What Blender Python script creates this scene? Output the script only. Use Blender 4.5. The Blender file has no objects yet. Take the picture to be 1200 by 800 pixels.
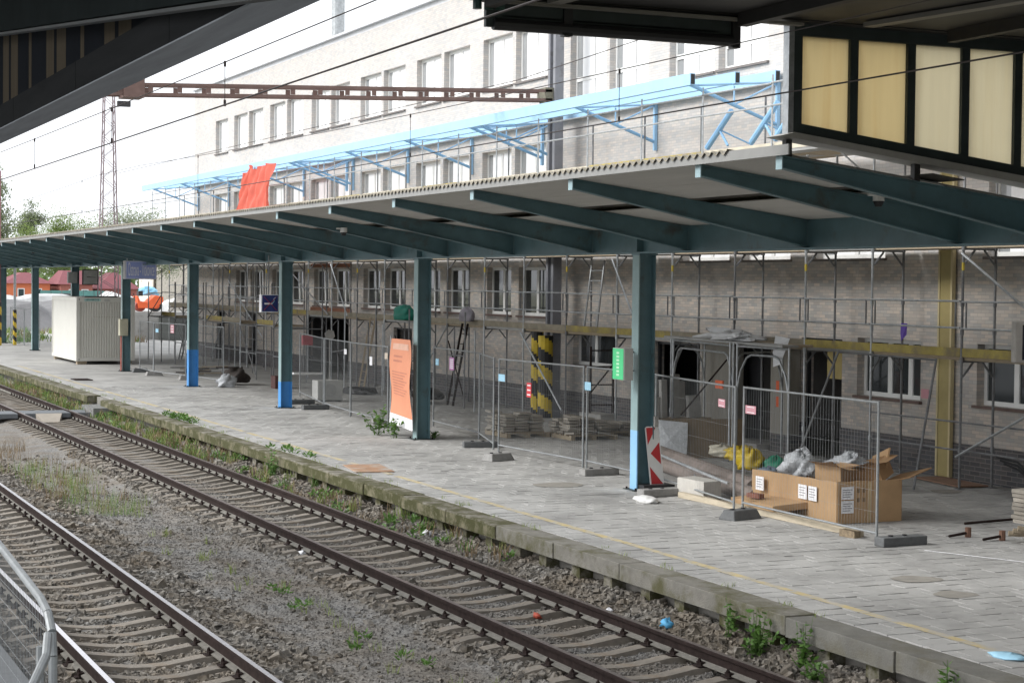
import bpy, math, random
import numpy as np
from mathutils import Vector, Matrix
random.seed(7); np.random.seed(7)
scene = bpy.context.scene
COL = scene.collection
RAD = math.radians

# ------------------------------------------------------------------ camera
CAMH = 3.8808
def camera():
    yaw, pitch, roll = 0.4128, 0.0314, 0.0105
    f = Vector((-math.cos(yaw)*math.cos(pitch), math.sin(yaw)*math.cos(pitch), -math.sin(pitch)))
    r = f.cross(Vector((0, 0, 1))).normalized(); u = r.cross(f)
    r2 = math.cos(roll)*r + math.sin(roll)*u; u2 = -math.sin(roll)*r + math.cos(roll)*u
    cd = bpy.data.cameras.new('camera'); cd.sensor_width = 36; cd.lens = 2153.9/1200*36
    cd.clip_start = 0.1; cd.clip_end = 3000
    co = bpy.data.objects.new('camera', cd); COL.objects.link(co)
    m = Matrix((r2, u2, -f)).transposed().to_4x4(); m.translation = (0, 0, CAMH)
    co.matrix_world = m
    scene.camera = co
camera()
# ------------------------------------------------------------------ sky, sun, exposure
SUN_EL, SUN_AZ = 38, 196          # azimuth measured clockwise from +Y
world = bpy.data.worlds.new('World'); scene.world = world; world.use_nodes = True
wn = world.node_tree.nodes; wl = world.node_tree.links
sky = wn.new('ShaderNodeTexSky'); sky.sky_type = 'NISHITA'; sky.sun_disc = False
sky.sun_elevation = RAD(SUN_EL); sky.sun_rotation = RAD(SUN_AZ)
sky.air_density = 1.0; sky.dust_density = 6.0; sky.ozone_density = 1.0
hs = wn.new('ShaderNodeHueSaturation'); hs.inputs['Saturation'].default_value = 0.22
bg = wn['Background']; bg.inputs['Strength'].default_value = 0.13
# closed cloud layer: an even pale grey over most of the sky's own light
cl = wn.new('ShaderNodeMix'); cl.data_type = 'RGBA'; cl.inputs[0].default_value = .72; cl.inputs[7].default_value = (7.7, 7.95, 8.35, 1)
wl.new(sky.outputs[0], hs.inputs['Color']); wl.new(hs.outputs[0], cl.inputs[6]); wl.new(cl.outputs[2], bg.inputs['Color'])
sd = bpy.data.lights.new('sun', 'SUN'); sd.energy = 1.5; sd.angle = RAD(25); sd.color = (1, .99, .97)
so = bpy.data.objects.new('sun', sd); COL.objects.link(so)
az, el = RAD(SUN_AZ), RAD(SUN_EL)
sdir = Vector((math.sin(az)*math.cos(el), math.cos(az)*math.cos(el), math.sin(el)))
so.rotation_euler = sdir.to_track_quat('Z', 'Y').to_euler()
vs = scene.view_settings; vs.view_transform = 'Standard'; vs.look = 'None'; vs.gamma = 1.0
vs.use_curve_mapping = False; vs.exposure = 0.82
scene.cycles.max_bounces = 6; scene.cycles.diffuse_bounces = 4

# ------------------------------------------------------------------ materials
MATS = {}
def M(name, col, rough=.7, metal=0., var=.15, scale=3., bump=0., bscale=40., rnd=0., col2=None, c2=(.5, .62), s2=2.,
      stretch=None, spec=.5, emit=None, trans=0.):
    """noise-varied surface; col2 = a second colour in patches (rust, moss, dirt)"""
    if name in MATS: return MATS[name]
    m = bpy.data.materials.new(name); m.use_nodes = True
    N, L = m.node_tree.nodes, m.node_tree.links
    bs = N['Principled BSDF']; bs.inputs['Roughness'].default_value = rough
    bs.inputs['Metallic'].default_value = metal; bs.inputs['Specular IOR Level'].default_value = spec
    geo = N.new('ShaderNodeNewGeometry'); src = geo.outputs['Position']
    if rnd > 0 or stretch:
        tc = N.new('ShaderNodeTexCoord'); src = tc.outputs['Object']
    if stretch:
        mp = N.new('ShaderNodeMapping'); mp.inputs['Scale'].default_value = stretch
        L.new(src, mp.inputs['Vector']); src = mp.outputs[0]
    nz = N.new('ShaderNodeTexNoise'); nz.inputs['Scale'].default_value = scale; nz.inputs['Detail'].default_value = 8
    nz.inputs['Roughness'].default_value = .65
    L.new(src, nz.inputs['Vector'])
    rp = N.new('ShaderNodeValToRGB'); e = rp.color_ramp.elements
    e[0].position = .3; e[1].position = .7
    e[0].color = (*[max(0, c*(1-var)) for c in col], 1); e[1].color = (*[min(1, c*(1+var)) for c in col], 1)
    L.new(nz.outputs['Fac'], rp.inputs['Fac']); out = rp.outputs['Color']
    if col2:
        n2 = N.new('ShaderNodeTexNoise'); n2.inputs['Scale'].default_value = s2; n2.inputs['Detail'].default_value = 9
        n2.inputs['Roughness'].default_value = .7
        L.new(src, n2.inputs['Vector'])
        mr = N.new('ShaderNodeMapRange'); mr.inputs['From Min'].default_value = c2[0]; mr.inputs['From Max'].default_value = c2[1]
        L.new(n2.outputs['Fac'], mr.inputs['Value'])
        mx = N.new('ShaderNodeMix'); mx.data_type = 'RGBA'
        L.new(mr.outputs[0], mx.inputs[0]); L.new(out, mx.inputs[6]); mx.inputs[7].default_value = (*col2, 1)
        out = mx.outputs[2]
    if rnd > 0:
        oi = N.new('ShaderNodeObjectInfo'); ma = N.new('ShaderNodeMapRange')
        ma.inputs['To Min'].default_value = 1-rnd; ma.inputs['To Max'].default_value = 1+rnd
        L.new(oi.outputs['Random'], ma.inputs['Value'])
        mm = N.new('ShaderNodeMix'); mm.data_type = 'RGBA'; mm.blend_type = 'MULTIPLY'; mm.inputs[0].default_value = 1
        cb = N.new('ShaderNodeCombineColor')
        for i in range(3): L.new(ma.outputs[0], cb.inputs[i])
        L.new(out, mm.inputs[6]); L.new(cb.outputs[0], mm.inputs[7]); out = mm.outputs[2]
    L.new(out, bs.inputs['Base Color'])
    if bump:
        nb = N.new('ShaderNodeTexNoise'); nb.inputs['Scale'].default_value = bscale; nb.inputs['Detail'].default_value = 5
        L.new(src, nb.inputs['Vector'])
        bp = N.new('ShaderNodeBump'); bp.inputs['Strength'].default_value = bump; bp.inputs['Distance'].default_value = .02
        L.new(nb.outputs['Fac'], bp.inputs['Height']); L.new(bp.outputs[0], bs.inputs['Normal'])
    if trans:
        tr = N.new('ShaderNodeBsdfTranslucent'); L.new(out, tr.inputs['Color'])
        ms = N.new('ShaderNodeMixShader'); ms.inputs[0].default_value = trans
        L.new(bs.outputs[0], ms.inputs[1]); L.new(tr.outputs[0], ms.inputs[2])
        L.new(ms.outputs[0], N['Material Output'].inputs['Surface'])
    MATS[name] = m; return m

def bricks(name, c1, c2, mortar, w, h, ms=.012, extra=None, bump=.4, axis='xz', off=.5, tint=.55, blot=(.84, 1.06)):
    m = bpy.data.materials.new(name); m.use_nodes = True
    N, L = m.node_tree.nodes, m.node_tree.links; bs = N['Principled BSDF']; bs.inputs['Roughness'].default_value = .75
    geo = N.new('ShaderNodeNewGeometry'); sp = N.new('ShaderNodeSeparateXYZ'); L.new(geo.outputs['Position'], sp.inputs[0])
    cb = N.new('ShaderNodeCombineXYZ')
    # a wall running along x and one running along y both get their courses
    ad = N.new('ShaderNodeMath'); ad.operation = 'ADD'; L.new(sp.outputs['X'], ad.inputs[0]); L.new(sp.outputs['Y'], ad.inputs[1])
    L.new(ad.outputs[0], cb.inputs[0]); L.new(sp.outputs['Z'], cb.inputs[1])
    br = N.new('ShaderNodeTexBrick'); br.offset = off
    br.inputs['Color1'].default_value = (*c1, 1); br.inputs['Color2'].default_value = (*c2, 1); br.inputs['Mortar'].default_value = (*mortar, 1)
    br.inputs['Scale'].default_value = 1; br.inputs['Brick Width'].default_value = w; br.inputs['Row Height'].default_value = h
    br.inputs['Mortar Size'].default_value = ms; br.inputs['Mortar Smooth'].default_value = .2; br.inputs['Bias'].default_value = -.1
    L.new(cb.outputs[0], br.inputs['Vector'])
    br2 = N.new('ShaderNodeTexBrick'); br2.offset = off
    br2.inputs['Color1'].default_value = (1.22, 1.05, .90, 1); br2.inputs['Color2'].default_value = (.74, .77, .80, 1); br2.inputs['Mortar'].default_value = (1, 1, 1, 1)
    br2.inputs['Scale'].default_value = 1; br2.inputs['Brick Width'].default_value = w; br2.inputs['Row Height'].default_value = h
    br2.inputs['Mortar Size'].default_value = 0
    va = N.new('ShaderNodeVectorMath'); va.inputs[1].default_value = (w*37, h*42, 0); L.new(cb.outputs[0], va.inputs[0]); L.new(va.outputs[0], br2.inputs['Vector'])
    mm = N.new('ShaderNodeMix'); mm.data_type = 'RGBA'; mm.blend_type = 'MULTIPLY'; mm.inputs[0].default_value = tint
    L.new(br.outputs['Color'], mm.inputs[6]); L.new(br2.outputs['Color'], mm.inputs[7])
    nz = N.new('ShaderNodeTexNoise'); nz.inputs['Scale'].default_value = .45; nz.inputs['Detail'].default_value = 8
    L.new(geo.outputs['Position'], nz.inputs['Vector'])
    mr = N.new('ShaderNodeMapRange'); mr.inputs['From Min'].default_value = .35; mr.inputs['From Max'].default_value = .65
    mr.inputs['To Min'].default_value = blot[0]; mr.inputs['To Max'].default_value = blot[1]; L.new(nz.outputs['Fac'], mr.inputs['Value'])
    cc = N.new('ShaderNodeCombineColor')
    for i in range(3): L.new(mr.outputs[0], cc.inputs[i])
    m2 = N.new('ShaderNodeMix'); m2.data_type = 'RGBA'; m2.blend_type = 'MULTIPLY'; m2.inputs[0].default_value = 1
    L.new(mm.outputs[2], m2.inputs[6]); L.new(cc.outputs[0], m2.inputs[7])
    L.new(m2.outputs[2], bs.inputs['Base Color'])
    bp = N.new('ShaderNodeBump'); bp.inputs['Strength'].default_value = bump; bp.inputs['Distance'].default_value = .01; bp.invert = True
    L.new(br.outputs['Fac'], bp.inputs['Height']); L.new(bp.outputs[0], bs.inputs['Normal'])
    MATS[name] = m; return m

def stone_mat(name, lo, hi, scale, warm=(1, 1, 1)):
    m = bpy.data.materials.new(name); m.use_nodes = True
    N, L = m.node_tree.nodes, m.node_tree.links; bs = N['Principled BSDF']; bs.inputs['Roughness'].default_value = .85
    geo = N.new('ShaderNodeNewGeometry')
    vo = N.new('ShaderNodeTexVoronoi'); vo.inputs['Scale'].default_value = scale; L.new(geo.outputs['Position'], vo.inputs['Vector'])
    sp = N.new('ShaderNodeSeparateColor'); L.new(vo.outputs['Color'], sp.inputs[0])
    rp = N.new('ShaderNodeValToRGB'); e = rp.color_ramp.elements
    e[0].color = (*lo, 1); e[1].color = (*hi, 1); L.new(sp.outputs[0], rp.inputs['Fac'])
    ee = e.new(.5); ee.color = (*[(a+b)/2*w for a, b, w in zip(lo, hi, warm)], 1)
    nz = N.new('ShaderNodeTexNoise'); nz.inputs['Scale'].default_value = 1.1; nz.inputs['Detail'].default_value = 6; L.new(geo.outputs['Position'], nz.inputs['Vector'])
    mr = N.new('ShaderNodeMapRange'); mr.inputs['From Min'].default_value = .35; mr.inputs['From Max'].default_value = .68; L.new(nz.outputs['Fac'], mr.inputs['Value'])
    mx = N.new('ShaderNodeMix'); mx.data_type = 'RGBA'; mx.blend_type = 'MULTIPLY'; L.new(mr.outputs[0], mx.inputs[0])
    L.new(rp.outputs[0], mx.inputs[6]); mx.inputs[7].default_value = (.90, .80, .68, 1)
    L.new(mx.outputs[2], bs.inputs['Base Color'])
    bp = N.new('ShaderNodeBump'); bp.inputs['Strength'].default_value = .6; bp.inputs['Distance'].default_value = .02
    L.new(vo.outputs['Distance'], bp.inputs['Height']); L.new(bp.outputs[0], bs.inputs['Normal'])
    MATS[name] = m; return m

TEAL = M('teal_paint', (.098, .176, .197), .5, var=.2, scale=1.7, bump=.08, col2=(.085, .075, .062), c2=(.56, .74), s2=1.6)
TEAL_LIT = M('lit_teal_paint', (.24, .345, .35), .5, var=.10, scale=3, col2=(.20, .19, .16), c2=(.62, .8), s2=4)  # teal lightened: daylight on the track-side flange put into its colour
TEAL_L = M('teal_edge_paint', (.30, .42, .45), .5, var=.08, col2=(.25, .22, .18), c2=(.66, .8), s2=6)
BLUE = M('blue_paint', (.06, .27, .62), .5, var=.10, col2=(.16, .22, .3), c2=(.64, .8), s2=5)
LBLUE = M('light_blue_paint', (.33, .55, .77), .5, var=.06, spec=.4)
LBLUE_D = M('strut_blue_paint', (.24, .46, .70), .5, var=.06)
GALV = M('galvanised_steel', (.40, .42, .43), .42, .55, var=.25, scale=9, col2=(.22, .19, .16), c2=(.62, .8), s2=12)
FENCE = M('dull_fence_steel', (.27, .285, .29), .5, .35, var=.2, scale=9, col2=(.17, .15, .13), c2=(.6, .8), s2=10)
GALV_D = M('weathered_scaffold_tube', (.20, .205, .21), .55, .3, var=.35, scale=5, col2=(.14, .09, .06), c2=(.58, .75), s2=8)
CONC = M('concrete', (.36, .35, .33), .85, var=.16, scale=2.2, bump=.25, bscale=60, col2=(.22, .21, .19), c2=(.52, .7), s2=1.4)
CONC_D = M('dark_concrete', (.17, .17, .165), .85, var=.2, scale=6, bump=.3, bscale=60)
SLEEPER = M('sleeper_concrete', (.20, .177, .148), .9, var=.2, scale=6, bump=.3, bscale=70, rnd=.14, col2=(.19, .15, .11), c2=(.5, .68), s2=5)
RUST = M('rail_rust', (.028, .019, .017), .9, 0, var=.4, scale=12, bump=.15, spec=.15)
RAILTOP = M('polished_rail_head', (.62, .60, .62), .22, .9, var=.1, scale=20)
RAILDULL = M('worn_rail_head', (.26, .22, .21), .38, .7, var=.25, scale=20)
FOOT_GR = M('rail_foot_grime', (.165, .155, .135), .8, var=.25, scale=10)
WHITE = M('white_paint', (.74, .74, .72), .5, var=.05)
CREAM = M('cream_container_paint', (.60, .59, .54), .5, var=.05, scale=1.5)
GLASS_UP = M('bright_room_glass', (.30, .31, .315), .08, var=.2, scale=.6, spec=.9)  # paler copy of the window glass, room brightness put into the colour
GLASS = M('window_glass', (.035, .04, .042), .06, var=.2, scale=.6, spec=.9)
BLACK = M('black_plastic', (.02, .02, .022), .5, var=.2)
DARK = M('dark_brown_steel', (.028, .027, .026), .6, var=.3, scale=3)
DARKG = M('dark_green_steel', (.03, .042, .042), .6, var=.3, scale=3)
SOFFIT = M('grey_soffit_sheet', (.50, .49, .46), .8, var=.08, scale=1.2, stretch=(.4, 3, 1))
ETERN = M('corrugated_roof_sheet', (.26, .235, .19), .9, var=.25, scale=3, bump=.2, col2=(.13, .12, .08), c2=(.5, .65), s2=4)
FASC = M('grey_fascia_paint', (.27, .27, .26), .6, var=.10, scale=3, col2=(.3, .28, .24), c2=(.6, .78), s2=3)
WOOD = M('weathered_plank', (.33, .27, .19), .85, var=.25, scale=6, stretch=(1, 8, 8), bump=.2)
YTOE = M('yellow_toe_board', (.36, .29, .08), .8, var=.25, scale=3, col2=(.22, .18, .10), c2=(.45, .62), s2=2)
CARD = M('cardboard', (.41, .265, .14), .85, var=.08, scale=4, bump=.05)
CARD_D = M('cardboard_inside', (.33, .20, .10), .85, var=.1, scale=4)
PAPER = M('white_paper', (.78, .78, .80), .8, var=.04)
PLASTIC = M('crumpled_clear_plastic', (.50, .52, .54), .2, var=.18, scale=14, bump=.6, bscale=25)
YEL = M('safety_yellow', (.62, .45, .03), .55, var=.15, scale=5, col2=(.3, .24, .08), c2=(.6, .75), s2=6)
BLK = M('stripe_black', (.022, .022, .024), .6, var=.3)
RED = M('signal_red', (.50, .035, .04), .5, var=.08)
ORANGE = M('orange_paint', (.78, .13, .035), .5, var=.1)
PINK = M('pink_notice', (.60, .30, .34), .7, var=.05)
SKYB = M('pale_blue_notice', (.36, .62, .78), .7, var=.05)
LEAF = M('weed_leaf', (.10, .20, .04), .6, var=.45, scale=9, trans=.3)
LEAF_Y = M('dry_grass', (.24, .30, .085), .8, var=.4, scale=7, trans=.25)
LEAF_B = M('withered_weed', (.22, .16, .09), .85, var=.4, scale=8)
MOSS = M('moss', (.065, .07, .018), .95, var=.5, scale=9, bump=.5)
BALL = stone_mat('ballast_stone', (.065, .062, .058), (.265, .255, .238), 17, (1, .95, .87))
BALLF = stone_mat('fine_gravel', (.105, .104, .102), (.225, .222, .216), 34, (1, .97, .93))
WALL = bricks('facade_tiles', (.57, .55, .525), (.48, .472, .465), (.43, .425, .42), .22, .066, .006, tint=.35, bump=.25, blot=(.95, 1.02))
WALL_L = bricks('shade_toned_tiles', (.56, .525, .48), (.40, .39, .375), (.37, .36, .345), .22, .066, .005, tint=.5)  # darker tile tone carries part of the canopy's shade on the lower facade
PLINTH = bricks('dark_plinth_bricks', (.115, .115, .125), (.065, .067, .075), (.20, .195, .19), .3, .085, .008)

# ------------------------------------------------------------------ mesh helpers
class MB:
    def __init__(s): s.v = []; s.f = []; s.m = []
    def add(s, vs, fs, mi=0):
        o = len(s.v); s.v += [tuple(v) for v in vs]
        for f in fs: s.f.append(tuple(i+o for i in f)); s.m.append(mi)
        return s
    def box(s, x0, x1, y0, y1, z0, z1, mi=0):
        return s.add([(x0, y0, z0), (x1, y0, z0), (x1, y1, z0), (x0, y1, z0), (x0, y0, z1), (x1, y0, z1), (x1, y1, z1), (x0, y1, z1)],
                     [(3, 2, 1, 0), (4, 5, 6, 7), (0, 1, 5, 4), (1, 2, 6, 5), (2, 3, 7, 6), (3, 0, 4, 7)], mi)
    def obox(s, c, ux, uy, uz, mi=0):
        c = Vector(c); ux = Vector(ux); uy = Vector(uy); uz = Vector(uz)
        P = [c+a*ux+b*uy+d*uz for d in (-1, 1) for a, b in ((-1, -1), (1, -1), (1, 1), (-1, 1))]
        return s.add(P, [(3, 2, 1, 0), (4, 5, 6, 7), (0, 1, 5, 4), (1, 2, 6, 5), (2, 3, 7, 6), (3, 0, 4, 7)], mi)
    def bar(s, p0, p1, w, h, up=(0, 0, 1), mi=0):
        p0 = Vector(p0); p1 = Vector(p1); d = (p1-p0); l = d.length; d.normalize()
        sd_ = d.cross(Vector(up)); sd_ = sd_.normalized() if sd_.length > 1e-5 else Vector((1, 0, 0))
        u = sd_.cross(d)
        return s.obox((p0+p1)/2, d*l/2, sd_*w/2, u*h/2, mi)
    def tube(s, p0, p1, r, n=8, r1=None, mi=0, cap=True):
        p0 = Vector(p0); p1 = Vector(p1); d = (p1-p0).normalized()
        a = d.orthogonal().normalized(); b = d.cross(a); r1 = r if r1 is None else r1
        P = []
        for p, q in ((p0, r), (p1, r1)):
            for i in range(n):
                t = 2*math.pi*i/n; P.append(p+a*math.cos(t)*q+b*math.sin(t)*q)
        F = [(i, (i+1) % n, n+(i+1) % n, n+i) for i in range(n)]
        if cap: F += [tuple(range(n-1, -1, -1)), tuple(range(n, 2*n))]
        return s.add(P, F, mi)
    def path(s, pts, r, n=6, mi=0):
        for a, b in zip(pts[:-1], pts[1:]): s.tube(a, b, r, n, mi=mi)
        return s
    def prism(s, poly, a, b, axis='x', mi=0):
        """poly: 2D points of the cross-section; extruded along axis from a to b"""
        n = len(poly)
        def mk(t, q):
            if axis == 'x': return (t, q[0], q[1])
            if axis == 'y': return (q[0], t, q[1])
            return (q[0], q[1], t)
        P = [mk(a, q) for q in poly]+[mk(b, q) for q in poly]
        return s.add(P, [(i, (i+1) % n, n+(i+1) % n, n+i) for i in range(n)]+[tuple(range(n-1, -1, -1)), tuple(range(n, 2*n))], mi)
    def quad(s, a, b, c, d, mi=0): return s.add([a, b, c, d], [(0, 1, 2, 3)], mi)
    def build(s, name, mat, parent=None, smooth=False, bevel=0., solid=0.):
        me = bpy.data.meshes.new(name); me.from_pydata(s.v, [], s.f)
        for mm in (mat if isinstance(mat, (list, tuple)) else [mat]): me.materials.append(mm)
        if any(s.m): me.polygons.foreach_set('material_index', s.m)
        if smooth: me.polygons.foreach_set('use_smooth', [True]*len(me.polygons))
        me.update()
        o = bpy.data.objects.new(name, me); COL.objects.link(o)
        if parent: attach(o, parent)
        if bevel:
            b = o.modifiers.new('bevel', 'BEVEL'); b.width = bevel; b.segments = 2; b.limit_method = 'ANGLE'
        return o
def wmat(o):
    m = o.matrix_basis
    return wmat(o.parent) @ o.matrix_parent_inverse @ m if o.parent else m.copy()
def attach(o, parent):
    """parts are written in world coordinates: undo every transform above them"""
    o.parent = parent
    o.matrix_parent_inverse = wmat(parent).inverted()
def tag(o, label, cat, group=None):
    o['label'] = label; o['category'] = cat
    if group: o['group'] = group
    return o
def struct(o): o['kind'] = 'structure'; return o
def stuff(o, label=None, cat=None):
    o['kind'] = 'stuff'
    if label: o['label'] = label
    if cat: o['category'] = cat
    return o
def thing(name, label, cat, loc=(0, 0, 0), group=None):
    o = bpy.data.objects.new(name, None); COL.objects.link(o); o.location = loc; o.empty_display_size = .2
    return tag(o, label, cat, group)
def one(name, mb, mat, label, cat, group=None, **k): return tag(mb.build(name, mat, **k), label, cat, group)
def inst(o, parent, loc=None, rotz=None, name=None):
    c = o.copy(); COL.objects.link(c); pi = o.matrix_parent_inverse.copy()
    if parent: c.parent = parent; c.matrix_parent_inverse = pi
    if loc is not None: c.location = loc
    if rotz is not None: c.rotation_euler = (0, 0, rotz)
    return c
def copy_tree(o, parent=None):
    c = o.copy(); COL.objects.link(c)
    if parent: c.parent = parent
    for ch in list(o.children): copy_tree(ch, c)
    return c
def np_mesh(name, V, F, mat, parent=None):
    """V (n,3) float, F (m,4) int quads"""
    me = bpy.data.meshes.new(name); V = np.asarray(V, np.float32); F = np.asarray(F, np.int32)
    me.vertices.add(len(V)); me.vertices.foreach_set('co', V.ravel())
    k = F.shape[1]
    me.loops.add(F.size); me.loops.foreach_set('vertex_index', F.ravel())
    me.polygons.add(len(F)); me.polygons.foreach_set('loop_start', np.arange(0, F.size, k, dtype=np.int32))
    me.polygons.foreach_set('loop_total', np.full(len(F), k, np.int32))
    me.polygons.foreach_set('use_smooth', np.zeros(len(F), dtype=bool))
    me.update(calc_edges=True); me.validate()
    me.materials.append(mat)
    o = bpy.data.objects.new(name, me); COL.objects.link(o)
    if parent: attach(o, parent)
    return o
def text_mesh(name, txt, size, mat, parent, origin, right, up, sx=1., align='CENTER', off=.003):
    cu = bpy.data.curves.new(name, 'FONT'); cu.body = txt; cu.size = size; cu.align_x = align; cu.align_y = 'CENTER'; cu.extrude = .001
    to = bpy.data.objects.new(name, cu); COL.objects.link(to)
    bpy.context.view_layer.update()
    me = bpy.data.meshes.new_from_object(to.evaluated_get(bpy.context.evaluated_depsgraph_get()))
    bpy.data.objects.remove(to)
    r = Vector(right).normalized(); u = Vector(up).normalized(); n = r.cross(u)
    o_ = Vector(origin)+n*off
    me.transform(Matrix(((r.x*sx, u.x, n.x, o_.x), (r.y*sx, u.y, n.y, o_.y), (r.z*sx, u.z, n.z, o_.z), (0, 0, 0, 1))))
    me.materials.clear(); me.materials.append(mat)
    o = bpy.data.objects.new(name, me); COL.objects.link(o)
    if parent: attach(o, parent)
    return o
ZP = .3055                      # platform top above the rail heads (z = 0)
Y1, Y2, G = 4.3122, 9.05, .754  # track centres, half distance of the rail heads
YE = 10.72                      # platform edge
YW = 21.5                       # facade
# ------------------------------------------------------------------ ground and track bed
mb = MB().quad((-900, -500, -.62), (300, -500, -.62), (300, 700, -.62), (-900, 700, -.62))
struct(mb.build('ground', M('earth', (.20, .18, .13), .95, var=.3, scale=.15, col2=(.11, .14, .05), c2=(.45, .6), s2=.08)))

def sm(a, b, t): t = np.clip((t-a)/(b-a), 0, 1); return t*t*(3-2*t)
def bedz(x, y):
    z = np.full(np.shape(y), -.30)
    z = z+.055*(1-sm(1.15, 1.75, np.abs(y-Y1)))+.05*(1-sm(1.1, 1.6, np.abs(y-Y2)))-.02*(1-sm(.45, .75, np.abs(y-Y1)))-.014*(1-sm(.45, .75, np.abs(y-Y2)))
    z = z+.20*sm(10.0, 10.8, y)
    z = z-.4*sm(11.05, 11.3, y)
    return z+.018*np.sin(x*2.3+y*3.1)*np.sin(y*4.7-x*1.1)+.014*np.sin(x*5.7+1.3)*np.cos(y*6.1)
xs = np.concatenate([np.arange(4, -50, -.12), np.arange(-50, -170, -.8)]); ys = np.arange(2.2, 11.35, .12)
XX, YY = np.meshgrid(xs, ys, indexing='ij'); ZZ = bedz(XX, YY)
V = np.stack([XX, YY, ZZ], -1).reshape(-1, 3); nx, ny = len(xs), len(ys)
I = (np.arange(nx-1)[:, None]*ny+np.arange(ny-1)[None, :]).ravel()
BED = stone_mat('track_bed_gravel', (.10, .098, .094), (.235, .23, .22), 34, (1, .97, .93))
o = np_mesh('track_bed', V, np.stack([I+1, I+ny+1, I+ny, I], -1), BED); struct(o)

def stones(name, n, xr, yr, size, mat, skip=None, parent=None, clump=0):
    x = np.random.uniform(xr[0], xr[1], n); y = np.random.uniform(yr[0], yr[1], n)
    if skip is not None:
        k = ~skip(x, y); x, y = x[k], y[k]
    n = len(x); s = size*np.random.lognormal(0, .35, n)
    base = np.array([(-1, -1, -1), (1, -1, -1), (1, 1, -1), (-1, 1, -1), (-1, -1, 1), (1, -1, 1), (1, 1, 1), (-1, 1, 1)], float)*.5
    P = base[None]*(1+np.random.uniform(-.45, .3, (n, 8, 3)))
    P[:, 4:, :2] *= .75
    P *= np.stack([s*np.random.uniform(.8, 1.4, n), s*np.random.uniform(.7, 1.1, n), s*np.random.uniform(.5, .85, n)], -1)[:, None, :]
    a = np.random.uniform(0, 6.283, n); t = np.random.normal(0, .5, n)
    ca, sa, ct, st = np.cos(a)[:, None], np.sin(a)[:, None], np.cos(t)[:, None], np.sin(t)[:, None]
    X, Y, Z = P[..., 0], P[..., 1], P[..., 2]
    X, Z = X*ct-Z*st, X*st+Z*ct
    X, Y = X*ca-Y*sa, X*sa+Y*ca
    z0 = bedz(x, y)+s*np.random.uniform(.0, .35, n)
    W = np.stack([X+x[:, None], Y+y[:, None], Z+z0[:, None]], -1).reshape(-1, 3)
    f = np.array([(3, 2, 1, 0), (4, 5, 6, 7), (0, 1, 5, 4), (1, 2, 6, 5), (2, 3, 7, 6), (3, 0, 4, 7)])
    F = (np.arange(n)[:, None, None]*8+f[None]).reshape(-1, 4)
    return stuff(np_mesh(name, W, F, mat, parent), 'loose grey track ballast stones', 'ballast')
SP1, SP2 = .6, .6
def on_sleeper(yc, sp): 
    return lambda x, y: (np.abs(((x+.0) % sp)-sp/2) < .125) & (np.abs(y-yc) < 1.1)
def joinst(parts, name, label):
    V, F, o_ = [], [], 0
    for p in parts:
        me = p.data; v = np.empty(len(me.vertices)*3, np.float32); me.vertices.foreach_get('co', v)
        f = np.empty(len(me.loops), np.int32); me.loops.foreach_get('vertex_index', f)
        V.append(v.reshape(-1, 3)); F.append(f.reshape(-1, 4)+o_); o_ += len(v)//3; m = me.materials[0]
        bpy.data.objects.remove(p)
    return stuff(np_mesh(name, np.concatenate(V), np.concatenate(F), m), label, 'ballast')
c = [stones('s', 11500, (-14, -44), (5.35, 6.15), .05, BALL),
     stones('s', 9000, (-14, -46), (2.55, 3.5), .052, BALL),
     stones('s', 24000, (-14, -40), (3.45, 5.35), .036, BALL, on_sleeper(Y1, SP1)),
     stones('s', 9500, (-12, -44), (7.75, 8.35), .048, BALL, on_sleeper(Y2, SP2)),
     stones('s', 17000, (-10, -44), (9.85, 10.95), .05, BALL),
     stones('s', 700, (-14, -44), (6.1, 7.8), .04, BALL)]
joinst(c, 'ballast_stones', 'coarse grey and brown crushed ballast beside and between the rails')
c = [stones('s', 21000, (-11, -38), (8.3, 9.85), .026, BALLF, on_sleeper(Y2, SP2)),
     stones('s', 14000, (-14, -36), (6.1, 7.85), .017, BALLF)]
joinst(c, 'fine_gravel', 'fine brown gravel lying between the two tracks and in the far track')

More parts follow.
